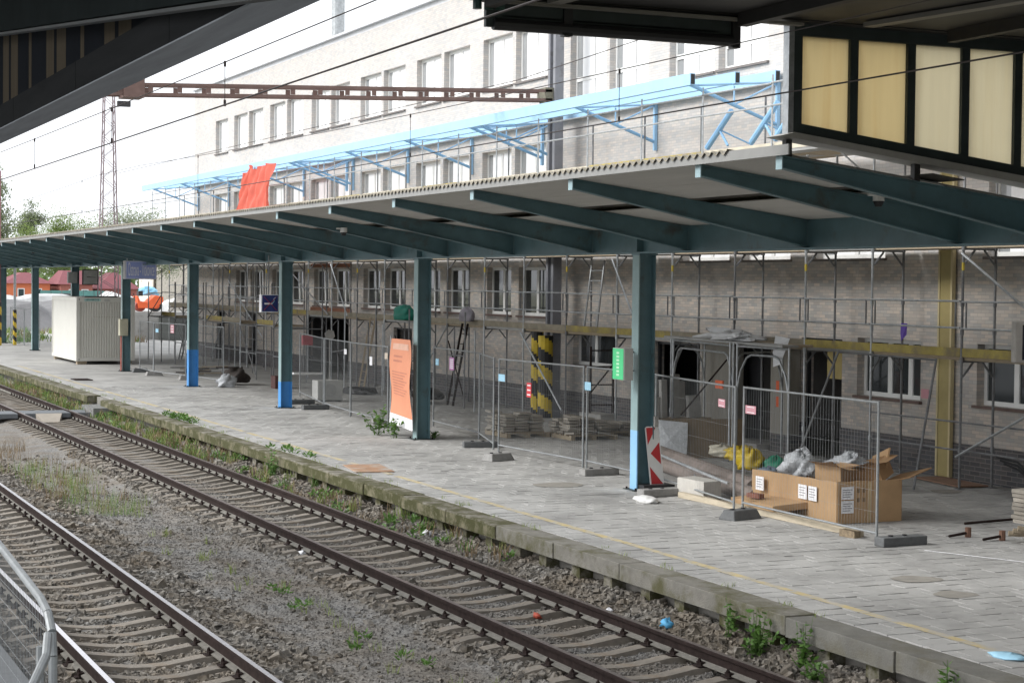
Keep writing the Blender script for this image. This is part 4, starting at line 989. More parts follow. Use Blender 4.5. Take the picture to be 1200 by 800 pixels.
for (xa, z) in ((-25.55, .70), (-24.28, .70), (-24.0, .70)): MB().box(xa-.12, xa+.12, 15.59, 15.596, z-.11, z+.11).build('paper_label', PAPER, bx_)
for xa in (-25.55, -24.28, -24.0):
    for k in range(4): MB().box(xa-.09, xa+.05+.03*(k % 2), 15.588, 15.5895, .64+k*.04, .65+k*.04).build('label_print', INK0, bx_)
for z in (.77, .56): MB().box(-23.340, -23.334, 15.68, 15.90, z-.095, z+.095).build('paper_label', PAPER, bx_)
for z in (.77, .56):
    for k in range(4): MB().box(-23.3335, -23.332, 15.70, 15.84+.03*(k % 2), z-.06+k*.035, z-.05+k*.035).build('label_print', INK0, bx_)
MB().box(-23.343, -23.3405, 16.16, 16.22, ZP+.02, .93).build('tape', TAPE, bx_)
INK = M('faded_print', (.20, .13, .07), .8)
for z in (.80, .66): 
    for q in (16.02, 16.12): MB().box(-23.3445, -23.339, q-.06, q-.01, z-.03, z+.03).build('printed_mark', INK, bx_)
def small_box(loc, size, rot, label, flaps=True, mat=CARD):
    t = thing('carton', label, 'carton', loc, 'cartons heaped in the big box'); w, d, h = size
    o = sheet_box(-w/2, w/2, -d/2, d/2, 0, h, .008).build('body', mat); o.parent = t
    if flaps:
        m = MB().add([(-w/2, -d/2, h), (w/2, -d/2, h), (w/2+.02, -d/2-.16, h+.08), (-w/2, -d/2-.16, h+.06)], [(0, 1, 2, 3)]).add([(w/2, -d/2, h), (w/2, d/2, h), (w/2+.18, d/2, h-.05), (w/2+.18, -d/2, h-.02)], [(0, 1, 2, 3)])
        c = m.build('flap', CARD_D); c.parent = t
    t.rotation_euler = rot; return t
small_box((-24.0, 16.05, .80), (.55, .42, .34), (.05, .02, .2), 'small carton with a white label on top of the big box')
MB
small_box((-23.75, 16.5, .88), (.6, .45, .30), (.25, -.3, .5), 'tilted brown carton lying open on the right rim of the big box', mat=CARD_D)
small_box((-25.2, 16.3, .70), (.7, .5, .26), (-.1, .15, -.3), 'flattened open carton sagging inside the big box')
one('carton_sheet', MB().obox((-23.9, 16.75, 1.14), (.36, -.1, .1), (.02, .02, .18), (.005, .012, 0)), CARD, 'upright brown cardboard flap rising behind the cartons', 'cardboard')
one('carton_sheet', MB().obox((-23.5, 16.95, .98), (.32, .06, .08), (-.06, .24, .06), (0, -.004, .008)), CARD_D, 'loose dark cardboard sheet hanging over the right end of the big box', 'cardboard')
def lump(cx, cy, cz, rx, ry, rz_, mat, name, label, cat, seed=0, rough=.35, n1=16, n2=28, grp=None):
    rnd = random.Random(seed); P = []; F = []
    ph = [(rnd.uniform(2, 9), rnd.randint(2, 9), rnd.uniform(0, 6.28)) for _ in range(6)]
    for i in range(n1):
        th = math.pi/2*(i/(n1-1)) if False else math.pi*(i/(n1-1))
        for k in range(n2):
            a = 6.283*k/n2
            d = 1+rough*sum(math.sin(p*th+q*a+s)/6 for p, q, s in ph)+rnd.uniform(-.03, .03)
            P.append((cx+rx*d*math.sin(th)*math.cos(a), cy+ry*d*math.sin(th)*math.sin(a), cz+max(-rz_*.55, rz_*d*math.cos(th))))
    for i in range(n1-1):
        for k in range(n2): F.append((i*n2+k, (i+1)*n2+k, (i+1)*n2+(k+1) % n2, i*n2+(k+1) % n2))
    return one(name, MB().add(P, F), mat, label, cat, grp, smooth=True)
lump(-25.0, 16.0, 1.0, .34, .22, .24, PLASTIC, 'plastic_bag', 'crumpled clear plastic bag at the left of the big cardboard box', 'plastic bag', 3, .7)
lump(-24.3, 16.45, 1.08, .38, .25, .17, PLASTIC, 'plastic_bag', 'crumpled clear plastic film between the cartons in the big box', 'plastic bag', 5, .8)
fb = thing('flat_carton', 'flat cardboard tray tilted against the front of the big box', 'carton', (-25.0, 15.4, ZP))
MB().obox((-24.95, 15.42, .46), (.72, -.05, .01), (.06, .30, .03), (0, -.004, .05)).build('tray', CARD, fb)
MB().obox((-25.0, 15.52, .36), (.5, 0, 0), (0, .2, 0), (0, 0, .055)).build('packing', CARD_D, fb)
one('brick_piece', MB().obox((-25.2, 15.3, .55), (.14, .03, .0), (-.02, .06, 0), (0, 0, .035)), M('old_brick', (.20, .085, .06), .9, var=.3), 'broken brown brick lying on the flat cardboard tray', 'brick')
# plank, rolls, blocks
one('timber_batten', MB().bar((-27.2, 15.05, ZP+.05), (-22.0, 15.12, ZP+.05), .10, .09), M('pale_batten', (.46, .40, .30), .8, var=.2, stretch=(1, 8, 8), scale=4), 'long pale timber batten lying in front of the flat cardboard tray', 'timber')
one('timber_end', MB().obox((-22.1, 15.0, ZP+.05), (.16, .02, 0), (-.01, .06, 0), (0, 0, .05)), M('rotten_wood', (.22, .17, .11), .95, var=.4, scale=20), 'short rotten chunk of wood beside the right fence foot', 'timber')
ROLL = M('brown_grey_roll', (.21, .175, .155), .8, var=.25, scale=4, bump=.2)
for i, (a, b, r, lab) in enumerate((((-32.4, 17.4, .52), (-26.6, 16.15, .47), .17, 'upper long brown pipe roll lying behind the fence'), ((-31.6, 16.9, .44), (-25.9, 15.75, .44), .13, 'lower front brown pipe roll lying behind the fence'), ((-32.0, 17.2, .42), (-26.5, 16.5, .42), .12, 'hindmost thin brown pipe roll lying under the yellow bags'))):
    t = thing('pipe_roll', lab, 'pipe', ((a[0]+b[0])/2, (a[1]+b[1])/2, ZP)); MB().tube(a, b, r, 14).build('roll', ROLL, t, smooth=False)
    d = (Vector(b)-Vector(a)).normalized(); MB().tube(Vector(b)-d*.01, Vector(b)+d*.006, r*.6, 12).build('hollow_end', BLACK, t)
one('concrete_block', MB().obox((-27.1, 15.35, ZP+.16), (.42, .02, 0), (-.05, .2, 0), (0, 0, .155)), M('pale_aerated_concrete', (.50, .48, .44), .9, var=.12, scale=7, bump=.3), 'pale aerated concrete block beside the foot of the warning board', 'block', bevel=.012)
lump(-26.85, 14.2, ZP+.035, .32, .17, .065, WHITE, 'white_slab', 'flat white plaster slab lying on the platform by the warning board', 'slab', 9, .2)
pole = one('loose_tube', MB().tube((-29.3, 15.75, .83), (-26.3, 15.45, .62), .028, 8), GALV, 'pale steel tube propped level above the concrete block', 'tube')
one('loose_tube', MB().tube((-27.7, 15.6, .62), (-27.0, 15.3, .36), .018, 6), GALV_D, 'short steel strut slanting across the concrete block', 'tube')
wb = thing('warning_board', 'leaning red and white striped warning board beside the teal column', 'warning board', (-28.4, 15.05, ZP))
# striped face: white board, red bands clipped to the board outline
bw, bh = .27, 1.02; R_ = Matrix.Rotation(.08, 4, 'X')
def wbp(u, v, d=0.): return Vector((-28.35+d+.09*(1-v/bh), 15.0+u+.04*(v/bh-.5)*-2, .40+v))
def wbpoly(pts, d, mat, nm):
    n = len(pts); P = [wbp(u, v, d) for u, v in pts]+[wbp(u, v, d-.012) for u, v in pts]
    MB().add(P, [tuple(range(n)), tuple(range(2*n-1, n-1, -1))]+[(i, n+i, n+(i+1) % n, (i+1) % n) for i in range(n)]).build(nm, mat, wb)
wbpoly([(0, 0), (bw, 0), (bw, bh*.97), (bw-.03, bh), (.03, bh), (0, bh*.97)], 0, WHITE, 'board')
e_ = .022
wbpoly([(e_, e_), (bw-e_, e_), (e_, .32)], .004, RED, 'red_stripe'); wbpoly([(bw-e_, .36), (bw-e_, .74), (e_+.04, .55)], .004, RED, 'red_stripe'); wbpoly([(e_, .70), (bw*.75, bh-e_), (e_, bh-e_)], .004, RED, 'red_stripe')
MB().box(-28.3, -28.24, 15.10, 15.17, 1.42, 1.6).build('handle', CONC, wb)
MB().obox((-28.3, 15.13, ZP+.06), (.2, 0, 0), (0, .3, 0), (0, 0, .05)).build('foot', BLACK, wb)
# rubbish behind the rolls
lump(-29.9, 17.8, .70, .42, .24, .15, YEL, 'rubbish_sack', 'yellow plastic sack lying left on the pipe rolls', 'sack', 11, .6)
lump(-28.7, 17.3, .70, .30, .22, .24, YEL, 'rubbish_sack', 'bulging yellow sack standing upright behind the pipe rolls', 'sack', 12, .5)
lump(-28.3, 17.6, .64, .26, .22, .18, M('green_sack', (.03, .28, .17), .5, var=.2, bump=.4, bscale=15), 'rubbish_sack', 'green plastic sack behind the yellow sacks', 'sack', 13, .5)
lump(-27.5, 17.0, .56, .42, .22, .15, M('blue_grey_sack', (.15, .20, .26), .6, var=.3, bump=.4, bscale=15), 'rubbish_sack', 'blue grey sack right of the green sack', 'sack', 14, .5)
lump(-30.4, 17.7, .72, .34, .2, .13, M('pale_sack', (.48, .45, .36), .7, var=.2, bump=.4, bscale=15), 'rubbish_sack', 'pale sack at the left end of the rubbish heap', 'sack', 15, .5)
one('cardboard_sheet', MB().obox((-33.2, 19.0, .72), (.25, .72, 0), (-.05, .02, .4), (.012, -.004, 0)), M('brown_board', (.21, .155, .095), .85, var=.12), 'large brown board leaning before the dark doors', 'board')
one('plastic_film', MB().add([(-33.6, 18.0, .35), (-33.2, 18.5, .33), (-33.25, 18.55, 1.05), (-33.6, 18.05, 1.1), (-33.4, 18.2, .7)], [(0, 1, 4), (1, 2, 4), (2, 3, 4), (3, 0, 4)]), PLASTIC, 'sheet of grey film draped beside the brown board', 'plastic film')
stp = thing('stone_stand', 'dark timber stand carrying pale concrete kerb stones behind the warning board', 'stand', (-36.3, 20.0, ZP))
MB().bar((-36.25, 19.25, .86), (-36.4, 20.75, .86), .5, .1).build('top_plank', WOOD, stp)
for y in (19.4, 20.0, 20.6): MB().box(-36.5, -36.2, y-.06, y+.06, ZP, .81).build('leg', M('dark_wet_timber', (.10, .085, .065), .9, var=.3), stp)
for i, (y, h, w, lab) in enumerate(((19.36, .48, .12, 'low wide concrete kerb stone at the left of the timber stand'), (19.58, .86, .085, 'tall narrow concrete kerb stone on the timber stand'), (19.9, .98, .09, 'tallest concrete kerb stone on the timber stand'), (20.36, .5, .17, 'low wide concrete kerb stone at the right of the timber stand'), (20.2, .8, .085, 'rear concrete kerb stone rising behind the right one'))):
    one('kerb_stone', MB().obox((-36.25-(.3 if i == 4 else 0), y, .915+h/2), (.05, .01, 0), (-.02, w, 0), (0.01, -.02, h/2)), M('pale_kerb_stone', (.42, .41, .385), .9, var=.12, scale=8), lab, 'kerb stone', 'kerb stones on the stand', bevel=.012)
pl = thing('planter_box', 'low grey block at the foot of the trestle beside the mast guard', 'block', (-40.8, 20.3, ZP))
MB().obox((-40.8, 20.2, ZP+.2), (.5, .05, 0), (-.02, .22, 0), (0, 0, .195)).build('block', CONC, pl)
tr = thing('steel_trestle', 'rusty ladder-like steel trestle frame under the green box', 'trestle', (-40.7, 20.2, ZP))
for y in (20.0, 20.62): MB().tube((-40.8, y, ZP+.4), (-40.8, y, 2.35), .03, 6).build('leg', RUST, tr)
for z in (.9, 1.4, 1.85, 2.25): MB().tube((-40.8, 20.0, z), (-40.8, 20.62, z), .018, 6).build('rung', RUST, tr)
MB().tube((-40.8, 20.0, 1.2), (-40.8, 20.62, 1.9), .02, 6).build('brace', RUST, tr)
# white sheeting on the portal deck
lump(-33.2, 19.5, 2.83, .9, .3, .12, M('white_sheeting', (.66, .67, .68), .6, var=.1, bump=.4, bscale=12), 'plastic_sheeting', 'crumpled white sheeting lying on the low portal deck', 'sheeting', 21, .9)
one('plastic_sheeting', MB().add([(-31.6, 19.6, 2.9), (-30.9, 19.5, 2.86), (-31.0, 19.35, 2.35), (-31.35, 19.4, 2.28), (-31.2, 19.3, 2.6)], [(0, 1, 4), (1, 2, 4), (2, 3, 4), (3, 0, 4)]), MATS['white_sheeting'], 'strip of white sheeting hanging off the deck beside the third door', 'sheeting')
one('purple_cloth', MB().add([(-29.45, 21.08, 3.2), (-29.2, 21.05, 3.2), (-29.22, 21.05, 2.98), (-29.32, 21.0, 2.86), (-29.42, 21.05, 3.0)], [(0, 1, 2, 3, 4)]), M('purple_cloth', (.13, .07, .38), .8), 'small purple cloth tied to a scaffold rail', 'cloth')
lump(-49.4, 20.2, 2.92, .35, .2, .26, M('grey_cloth', (.30, .28, .31), .9, var=.15), 'grey_sack', 'grey sack standing on the scaffold deck under the first floor windows', 'sack', 31, .3)
gts = lump(-54.7, 20.2, 2.86, .7, .25, .30, M('green_tarp', (.01, .20, .14), .6, var=.2), 'green_tarpaulin', 'dark green tarpaulin hump on the scaffold deck behind the banner column', 'tarpaulin', 32, .3)
# orange sheet over the upper scaffold guard
P = []; F = []; nx_, nz_ = 48, 12
for i in range(nx_+1):
    for j in range(nz_+1):
        u = i/nx_; v = j/nz_
        top = 7.98+.30*math.exp(-((u-.27)/.13)**2)+.24/(1+math.exp(-(u-.55)*12))+.02*math.sin(u*31)
        z = 6.62+(top-6.62)*v
        xx = -69.75+4.25*u+(1-v)*(-.25*(1-u))+.45*v*(1-u)**3
        P.append((xx, 19.02-.16*(1-v)+.11*math.sin(u*23+v*3.1)*(1-.3*v)+.06*math.sin(u*57-v*5)+.03*math.sin(u*113+v*9), z))
for i in range(nx_):
    for j in range(nz_): a = i*(nz_+1)+j; F.append((a, a+nz_+1, a+nz_+2, a+1))
one('orange_sheet', MB().add(P, F), M('orange_tarp', (.66, .13, .085), .65, var=.12, scale=2, trans=.25), 'red orange tarpaulin draped over the upper scaffold guard rail', 'tarpaulin', smooth=True)
# pallets of salvaged stone
SLABM = M('salvaged_slab', (.33, .30, .255), .9, var=.2, scale=5, bump=.3, rnd=.2)
def pallet(cx, cy, lx, ly, layers, label):
    t = thing('stone_pallet', label, 'pallet', (cx, cy, ZP), 'pallets of salvaged paving')
    for k in range(3): MB().box(cx-lx/2, cx+lx/2, cy-ly/2+k*(ly-.1)/2, cy-ly/2+k*(ly-.1)/2+.1, ZP, ZP+.09).build('pallet_bearer', WOOD, t)
    for k in range(5): MB().box(cx-lx/2+k*(lx-.1)/4, cx-lx/2+k*(lx-.1)/4+.1, cy-ly/2, cy+ly/2, ZP+.091, ZP+.113).build('pallet_board', WOOD, t)
    base = None
    for L in range(layers):
        for i in range(int(lx/.36)):
            for j in range(int(ly/.36)):
                if L >= layers-2 and random.random() < .4: continue
                loc = (cx-lx/2+.18+i*.36+random.uniform(-.05, .05), cy-ly/2+.18+j*.36+random.uniform(-.05, .05), ZP+.118+L*.066+random.uniform(0, .008))
                if base is None: base = MB().box(-.16, .16, -.15, .15, 0, .05).build('paving_stone', SLABM); base.parent = t; o = base
                else: o = inst(base, t)
                o.matrix_parent_inverse = wmat(t).inverted(); o.location = loc; o.rotation_euler = (random.gauss(0, .04), random.gauss(0, .04), random.gauss(0, .12))
pallet(-39.6, 17.5, 1.3, 1.1, 7, 'pallet of stacked salvaged paving stones nearest the orange banner column')
pallet(-38.5, 18.7, 1.2, 1.2, 6, 'wide pallet of salvaged paving stones in the middle of the three')
pallet(-39.2, 20.0, 1.2, 1.1, 3, 'low pallet of salvaged slabs nearest the mast guard')
# pile of pavers at the right edge, tools, screen
t = thing('paver_stack', 'stack of dark old paving stones at the right edge of the picture', 'paver stack', (-20.75, 17.05, ZP))
for L in range(8):
    MB().obox((-20.75+random.uniform(-.03, .03), 17.15+random.uniform(-.02, .02), ZP+.3+L*.06), (.2, .02, 0), (-.02, .2, 0), (0, 0, .026)).build('paving_stone', SLABM, t)
for k in range(3): MB().tube((-20.9+.1*k, 16.85, ZP+.12+.05*k), (-20.6+.1*k, 17.4, ZP+.12), .04, 6).build('prop', WOOD, t)
for i, (x, y, lab) in enumerate(((-21.5, 16.5, 'left one of two wooden handled mallets lying on the platform'), (-21.05, 16.75, 'right one of two wooden handled mallets lying on the platform'))):
    t = thing('mallet', lab, 'mallet', (x, y, ZP), 'mallets on the platform')
    MB().tube((x, y-.22, ZP+.03), (x-.02, y+.1, ZP+.06), .02, 6).build('handle', RUST, t)
    MB().tube((x-.02, y+.13, ZP+.0), (x-.02, y+.13, ZP+.14), .045, 8).build('head', M('rust_orange', (.20, .11, .075), .9, var=.3), t)
one('tape_strip', MB().bar((-20.6, 15.2, ZP+.005), (-18.4, 16.2, ZP+.005), .025, .004), PAPER, 'thin white line of tape lying right of the last fence foot', 'tape')
one('scrap_tube', MB().tube((-22.6, 17.4, ZP+.03), (-22.7, 18.4, ZP+.04), .02, 6), RUST, 'thin rusty rod lying near the facade at right', 'rod')
dv = thing('display_screen', 'grey framed dark display at the right edge before the facade', 'display', (-24.0, 19.45, 2.7))
MB().box(-24.1, -23.98, 19.40, 20.3, 2.68, 3.36).build('housing', M('display_grey', (.42, .40, .37), .6), dv, bevel=.03)
MB().box(-23.979, -23.975, 19.54, 20.25, 2.73, 3.3).build('screen', M('dark_screen', (.015, .015, .03), .15), dv)
MB().tube((-24.04, 19.9, 3.36), (-24.04, 19.9, 4.9), .03, 6).build('hanger', GALV, dv)
cc = MB()
for k in range(3): cc.path([(-25.9+.1*k, 20.6, .95-.05*k), (-25.4, 20.65, .9-.06*k), (-25.0, 20.6, .72-.05*k), (-24.6, 20.55, .45)], .022, 6)
one('black_hose', cc, BLACK, 'black hoses drooping beside the lower right facade', 'hose')
one('steel_plate', MB().obox((-27.6, 20.9, ZP+.03), (.8, -.1, 0), (.05, .3, 0), (0, 0, .012)), M('brown_sheet', (.26, .16, .11), .8, var=.3), 'brown sheet lying at the foot of the ochre strip', 'sheet')
# leaning easel frame behind the box
ef = thing('leaning_frame', 'thin steel frame leaning between the big box and the facade', 'frame', (-28.2, 19.4, ZP))
MB().tube((-28.9, 18.3, ZP+.1), (-28.3, 18.9, 2.72), .022, 6).build('leg', GALV_D, ef); MB().tube((-26.76, 19.48, ZP+.02), (-27.0, 20.1, 2.62), .022, 6).build('leg', GALV_D, ef)
MB().tube((-28.3, 18.9, 2.70), (-27.0, 20.1, 2.60), .018, 6).build('top_tube', GALV_D, ef)
# ------------------------------------------------------------------ on the columns
gb = thing('green_box', 'grey cabinet with a bright green front strip fixed to the teal column', 'cabinet', (-28.6, 14.5, 2.25))
MB().box(-28.56, -28.12, 14.42, 14.60, 2.24, 2.79).build('cabinet', M('cabinet_grey', (.45, .45, .43), .5), gb, bevel=.01)
GRN = M('green_film', (.07, .60, .24), .5, var=.04)
MB().box(-28.535, -28.135, 14.412, 14.419, 2.25, 2.78).build('green_front', GRN, gb)
PG = M('pale_print', (.50, .80, .55), .6)
for k in range(7): MB().box(-28.39, -28.29, 14.4105, 14.4117, 2.31+k*.063, 2.345+k*.063).build('printed_mark', PG, gb)
for z in (2.38, 2.7): MB().box(-28.5, -28.47, 14.60, 14.799, z, z+.02).build('bracket', BLACK, gb)
bn = thing('orange_banner', 'orange banner with rows of faint print and white hem hung at the teal column', 'banner', (-41.5, 14.95, .75))
P = []; F = []
def bnp(u, v, d=0.): return (-40.38+1.26*u+.0*v, 14.60-d+.03*math.sin(v*7+u*2)+.05*u*(1-v), .86+1.72*v-.10*(1-v)*u)
for i in range(7):
    for j in range(13): P.append(bnp(i/6, j/12))
for i in range(6):
    for j in range(12): a = i*13+j; F.append((a, a+13, a+14, a+1))
OB = M('orange_banner_cloth', (.66, .27, .155), .7, var=.04)
MB().add(P, F).build('cloth', OB, bn, smooth=True)
def bstrip(u0, u1, v0, v1, mat, nm, d=.006):
    P = []; F = []; n = 4
    for i in range(n+1): P += [bnp(u0+(u1-u0)*i/n, v0, d), bnp(u0+(u1-u0)*i/n, v1, d)]
    for i in range(n): F.append((2*i, 2*i+2, 2*i+3, 2*i+1))
    MB().add(P, F).build(nm, mat, bn)
bstrip(0, 1, -.14, -.002, PAPER, 'white_hem', 0)
PRT = M('banner_print', (.50, .20, .13), .8)
for k in range(9): bstrip(.14, .86-.08*(k % 3), .56-k*.037, .575-k*.037, PRT, 'print_line')
for k in range(2): bstrip(.2, .6, .70+k*.06, .725+k*.06, PRT, 'print_line')
bstrip(.12, .88, .86, .94, M('banner_head', (.66, .40, .30), .8), 'print_heading')
MB().tube((-40.42, 14.62, .5), (-40.42, 14.62, 2.65), .02, 6).build('pole', GALV, bn)
ns = thing('no_smoking_sign', 'dark blue no smoking sign box with a red cross hung beside the blue footed column', 'sign', (-50.4, 14.6, 3.0))
MB().box(-50.72, -50.5, 14.36, 14.86, 3.0, 3.5).build('box', PAPER, ns)
MB().box(-50.499, -50.49, 14.385, 14.845, 3.02, 3.48).build('blue_face', M('sign_blue', (.02, .035, .16), .4), ns)
MB().box(-50.4895, -50.487, 14.45, 14.68, 3.22, 3.265).build('cigarette', PAPER, ns)
MB().path([(-50.4885, 14.68, 3.25), (-50.4885, 14.74, 3.32), (-50.4885, 14.72, 3.38), (-50.4885, 14.78, 3.42)], .012, 5).build('smoke', SKYB, ns)
MB().bar((-50.486, 14.43, 3.44), (-50.486, 14.8, 3.06), .003, .06, up=(1, 0, 0)).build('red_bar', RED, ns); MB().bar((-50.4835, 14.8, 3.44), (-50.4835, 14.43, 3.06), .003, .06, up=(1, 0, 0)).build('red_bar', RED, ns)
MB().tube((-50.6, 14.6, 3.5), (-50.6, 14.6, 4.6), .02, 6).build('hanger', GALV_D, ns)
sg = thing('station_sign', 'blue station name sign hung under the canopy beside the container', 'sign', (-68.1, 14.7, 3.9))
SB = M('station_blue', (.30, .36, .68), .45, var=.05)
MB().box(-68.45, -68.0, 14.16, 15.32, 3.90, 4.58).build('box', M('sign_casing', (.30, .30, .29), .6), sg)
MB().box(-67.999, -67.99, 14.17, 15.31, 3.91, 4.57).build('face', SB, sg)
FR = MB(); FR.box(-67.989, -67.986, 14.18, 15.30, 4.545, 4.56).box(-67.989, -67.986, 14.18, 15.30, 3.92, 3.935).box(-67.989, -67.986, 14.18, 14.195, 3.936, 4.544).box(-67.989, -67.986, 15.285, 15.30, 3.936, 4.544); FR.build('border', PAPER, sg)
text_mesh('lettering', 'Ostrava - V\u00edtkovice', .70, PAPER, sg, (-67.988, 14.74, 4.24), (0, 1, 0), (0, 0, 1), .18)
for y in (14.26, 14.5, 14.74, 14.98, 15.22): MB().tube((-68.2, y, 4.58), (-68.2, y, 5.0), .018, 6).build('hanging_rod', GALV, sg)
ck = thing('platform_clock', 'square platform clock hanging under the canopy above the container', 'clock', (-82, 15.5, 3.63))
MB().box(-82.15, -82.0, 15.18, 15.87, 3.63, 4.31).build('case', BLACK, ck, bevel=.02)
MB().box(-81.999, -81.99, 15.22, 15.83, 3.67, 4.27).build('dial', M('clock_dial', (.40, .40, .38), .5), ck)
MB().bar((-81.987, 15.525, 3.97), (-81.987, 15.36, 3.99), .004, .03).bar((-81.985, 15.525, 3.97), (-81.985, 15.74, 3.96), .003, .022).build('hands', BLACK, ck)
for k in range(12):
    a = k*math.pi/6; MB().bar((-81.987, 15.525+.2*math.sin(a), 3.97+.2*math.cos(a)), (-81.987, 15.525+.25*math.sin(a), 3.97+.25*math.cos(a)), .003, .018, up=(1, 0, 0)).build('hour_mark', BLACK, ck)
for y in (15.3, 15.75): MB().tube((-82.07, y, 4.31), (-82.07, y, 4.9), .015, 6).build('hanging_rod', GALV_D, ck)
one('junction_cabinet', MB().box(-82.62, -82.35, 14.62, 15.02, 3.7, 4.2), M('cabinet_grey2', (.30, .31, .30), .6), 'grey cabinet on the column next to the platform clock', 'cabinet')
mb2 = thing('timetable_box', 'pale box on the column in front of the container above a red pipe', 'box', (-71.7, 14.7, 1.7))
MB().box(-71.8, -71.5, 14.68, 15.0, 1.7, 2.35).build('box', M('cream_box', (.45, .43, .32), .6), mb2, bevel=.01)
MB().tube((-71.75, 14.8, ZP), (-71.75, 14.8, 1.7), .05, 8).build('red_pipe', M('brick_red', (.32, .07, .05), .6), mb2)
MB().tube((-71.78, 14.82, 2.35), (-71.78, 14.82, 4.4), .03, 8).build('grey_pipe', GALV, mb2)
for i, (x, y, z, lab) in enumerate(((-19.45, 13.55, 4.95, 'white dome camera under the rib nearest the yellow screen'), (-37.6, 12.5, 4.92, 'white dome camera under a rib above the orange banner'), (-78.6, 12.5, 4.98, 'white dome camera far along the canopy above the container'))):
    t = thing('dome_camera', lab, 'camera', (x, y, z), 'dome cameras under the canopy')
    m = MB(); m.tube((x, y, z+.02), (x, y, z+.12), .075, 12).build('housing', WHITE, t)
    MB().tube((x, y, z-.05), (x, y, z+.02), .04, 12, r1=.072).build('dome', BLACK, t)
    MB().tube((x, y-.16, z+.1), (x, y, z+.1), .02, 6).build('bracket_arm', WHITE, t)
# ------------------------------------------------------------------ container and the clutter at left
ct = thing('site_container', 'cream corrugated site container standing on the platform', 'container', (-80.8, 15.4, ZP))
CX0, CX1, CY0, CY1, CZ0, CZ1 = -83.8, -77.85, 14.17, 16.61, ZP+.14, 3.12
P = []; F = []; n = 0
y = CY0+.14; k = 0
while y < CY1-.14:          # corrugated end facing the camera
    for dy, dx in ((0, 0), (.04, 0), (.055, -.03), (.092, -.03)): P.append((y+dy, dx))
    y += .107
m = MB(); pts = [(CX1-.02+dx, yy) for yy, dx in P if yy < CY1-.12]
for (xa, ya), (xb, yb) in zip(pts[:-1], pts[1:]): m.quad((xa, ya, CZ0+.14), (xb, yb, CZ0+.14), (xb, yb, CZ1-.2), (xa, ya, CZ1-.2))
m.build('corrugated_end', CREAM, ct)
MB().box(CX0, CX1-.06, CY0+.02, CY1-.02, CZ0+.02, CZ1-.02).build('body', CREAM, ct)
for x in (CX0+.06, CX1-.06):
    for y in (CY0+.06, CY1-.06): MB().box(x-.07, x+.07, y-.07, y+.07, CZ0, CZ1).build('corner_post', CREAM, ct)
MB().box(CX0, CX1+.006, CY0+.07, CY1-.07, CZ1-.2, CZ1+.003).box(CX0, CX1+.006, CY0+.07, CY1-.07, CZ0, CZ0+.14).build('end_rail', CREAM, ct)
MB().box(CX0+.1, CX1-.1, CY0-.012, CY0+.02, CZ1-.16, CZ1).box(CX0+.1, CX1-.1, CY0-.012, CY0+.02, CZ0, CZ0+.14).build('side_rail', CREAM, ct)
MB().box(CX1-.055, CX1-.045, CY0+.75, CY1-.55, 2.28, 2.31).build('hatch_line', M('darker_cream', (.40, .37, .28), .6), ct)  # thin line in a darker cream across the container end
for x in (CX0+.3, CX1-.25):
    for y in (CY0+.25, CY1-.3): MB().box(x-.15, x+.15, y-.2, y+.2, ZP, CZ0).build('bearer', WOOD, ct)
MB().box(CX1-.9, CX1-.1, CY0+.35, CY1-.7, CZ1+.004, CZ1+.05).build('roof_trim', BLACK, ct)
MB().box(CX1+.007, CX1+.01, CY0+.32, CY0+1.0, CZ1-.16, CZ1-.05).build('name_plate', M('pale_turquoise', (.36, .55, .52), .6), ct)
text_mesh('lettering', 'ANVEKO B', .12, M('dark_green_print', (.03, .12, .12), .6), ct, (CX1+.011, CY0+.66, CZ1-.105), (0, 1, 0), (0, 0, 1), .9)
MB().box(CX1+.007, CX1+.01, CY0+1.15, CY0+1.4, CZ1-.15, CZ1-.12).box(CX1+.007, CX1+.01, CY0+1.15, CY0+1.36, CZ1-.10, CZ1-.08).build('printed_mark', M('grey_print', (.3, .3, .3), .6), ct)
MB().box(CX1+.007, CX1+.012, CY0+.09, CY0+.12, CZ1-.12, CZ1-.04).box(CX1+.007, CX1+.012, CY0+.09, CY0+.12, CZ0+.03, CZ0+.10).build('corner_slot', BLACK, ct)
au = thing('air_conditioner', 'pale grey metal unit standing behind the fence', 'air conditioner', (-52.7, 17.05, ZP))
MB().box(-53.0, -52.45, 16.66, 17.45, ZP+.03, ZP+.63).build('housing', M('unit_grey', (.50, .50, .48), .5), au, bevel=.02)
for y in (16.75, 17.36): MB().box(-52.9, -52.5, y-.04, y+.04, ZP, ZP+.03).build('foot', BLACK, au)
MB().tube((-52.449, 17.05, ZP+.33), (-52.442, 17.05, ZP+.33), .2, 20).build('fan_grille', M('grille_grey', (.42, .42, .41), .5), au)
lump(-51.0, 19.6, .55, .7, .4, .2, BLACK, 'black_sack', 'black sack lying on the ground left of the banner', 'sack', 41, .5)
lump(-60.5, 16.0, .45, .3, .3, .25, PLASTIC, 'plastic_bag', 'white crumpled bag beside the bright blue footed column', 'plastic bag', 42, .6)
lump(-61.8, 16.7, .55, .5, .4, .3, M('dark_rubbish', (.05, .04, .035), .8, var=.4), 'rubbish_heap', 'dark rubbish heap behind the bright blue footed column', 'rubbish', 43, .6)
one('crate', MB().box(-59.6, -59.1, 17.3, 17.8, ZP, ZP+.42), M('dark_red_crate', (.10, .045, .04), .7), 'small dark red crate behind the bright blue footed column', 'crate')
t = thing('timber_heap', 'low heap of broken timber behind the fence feet near the container', 'timber', (-68.3, 17.1, ZP))
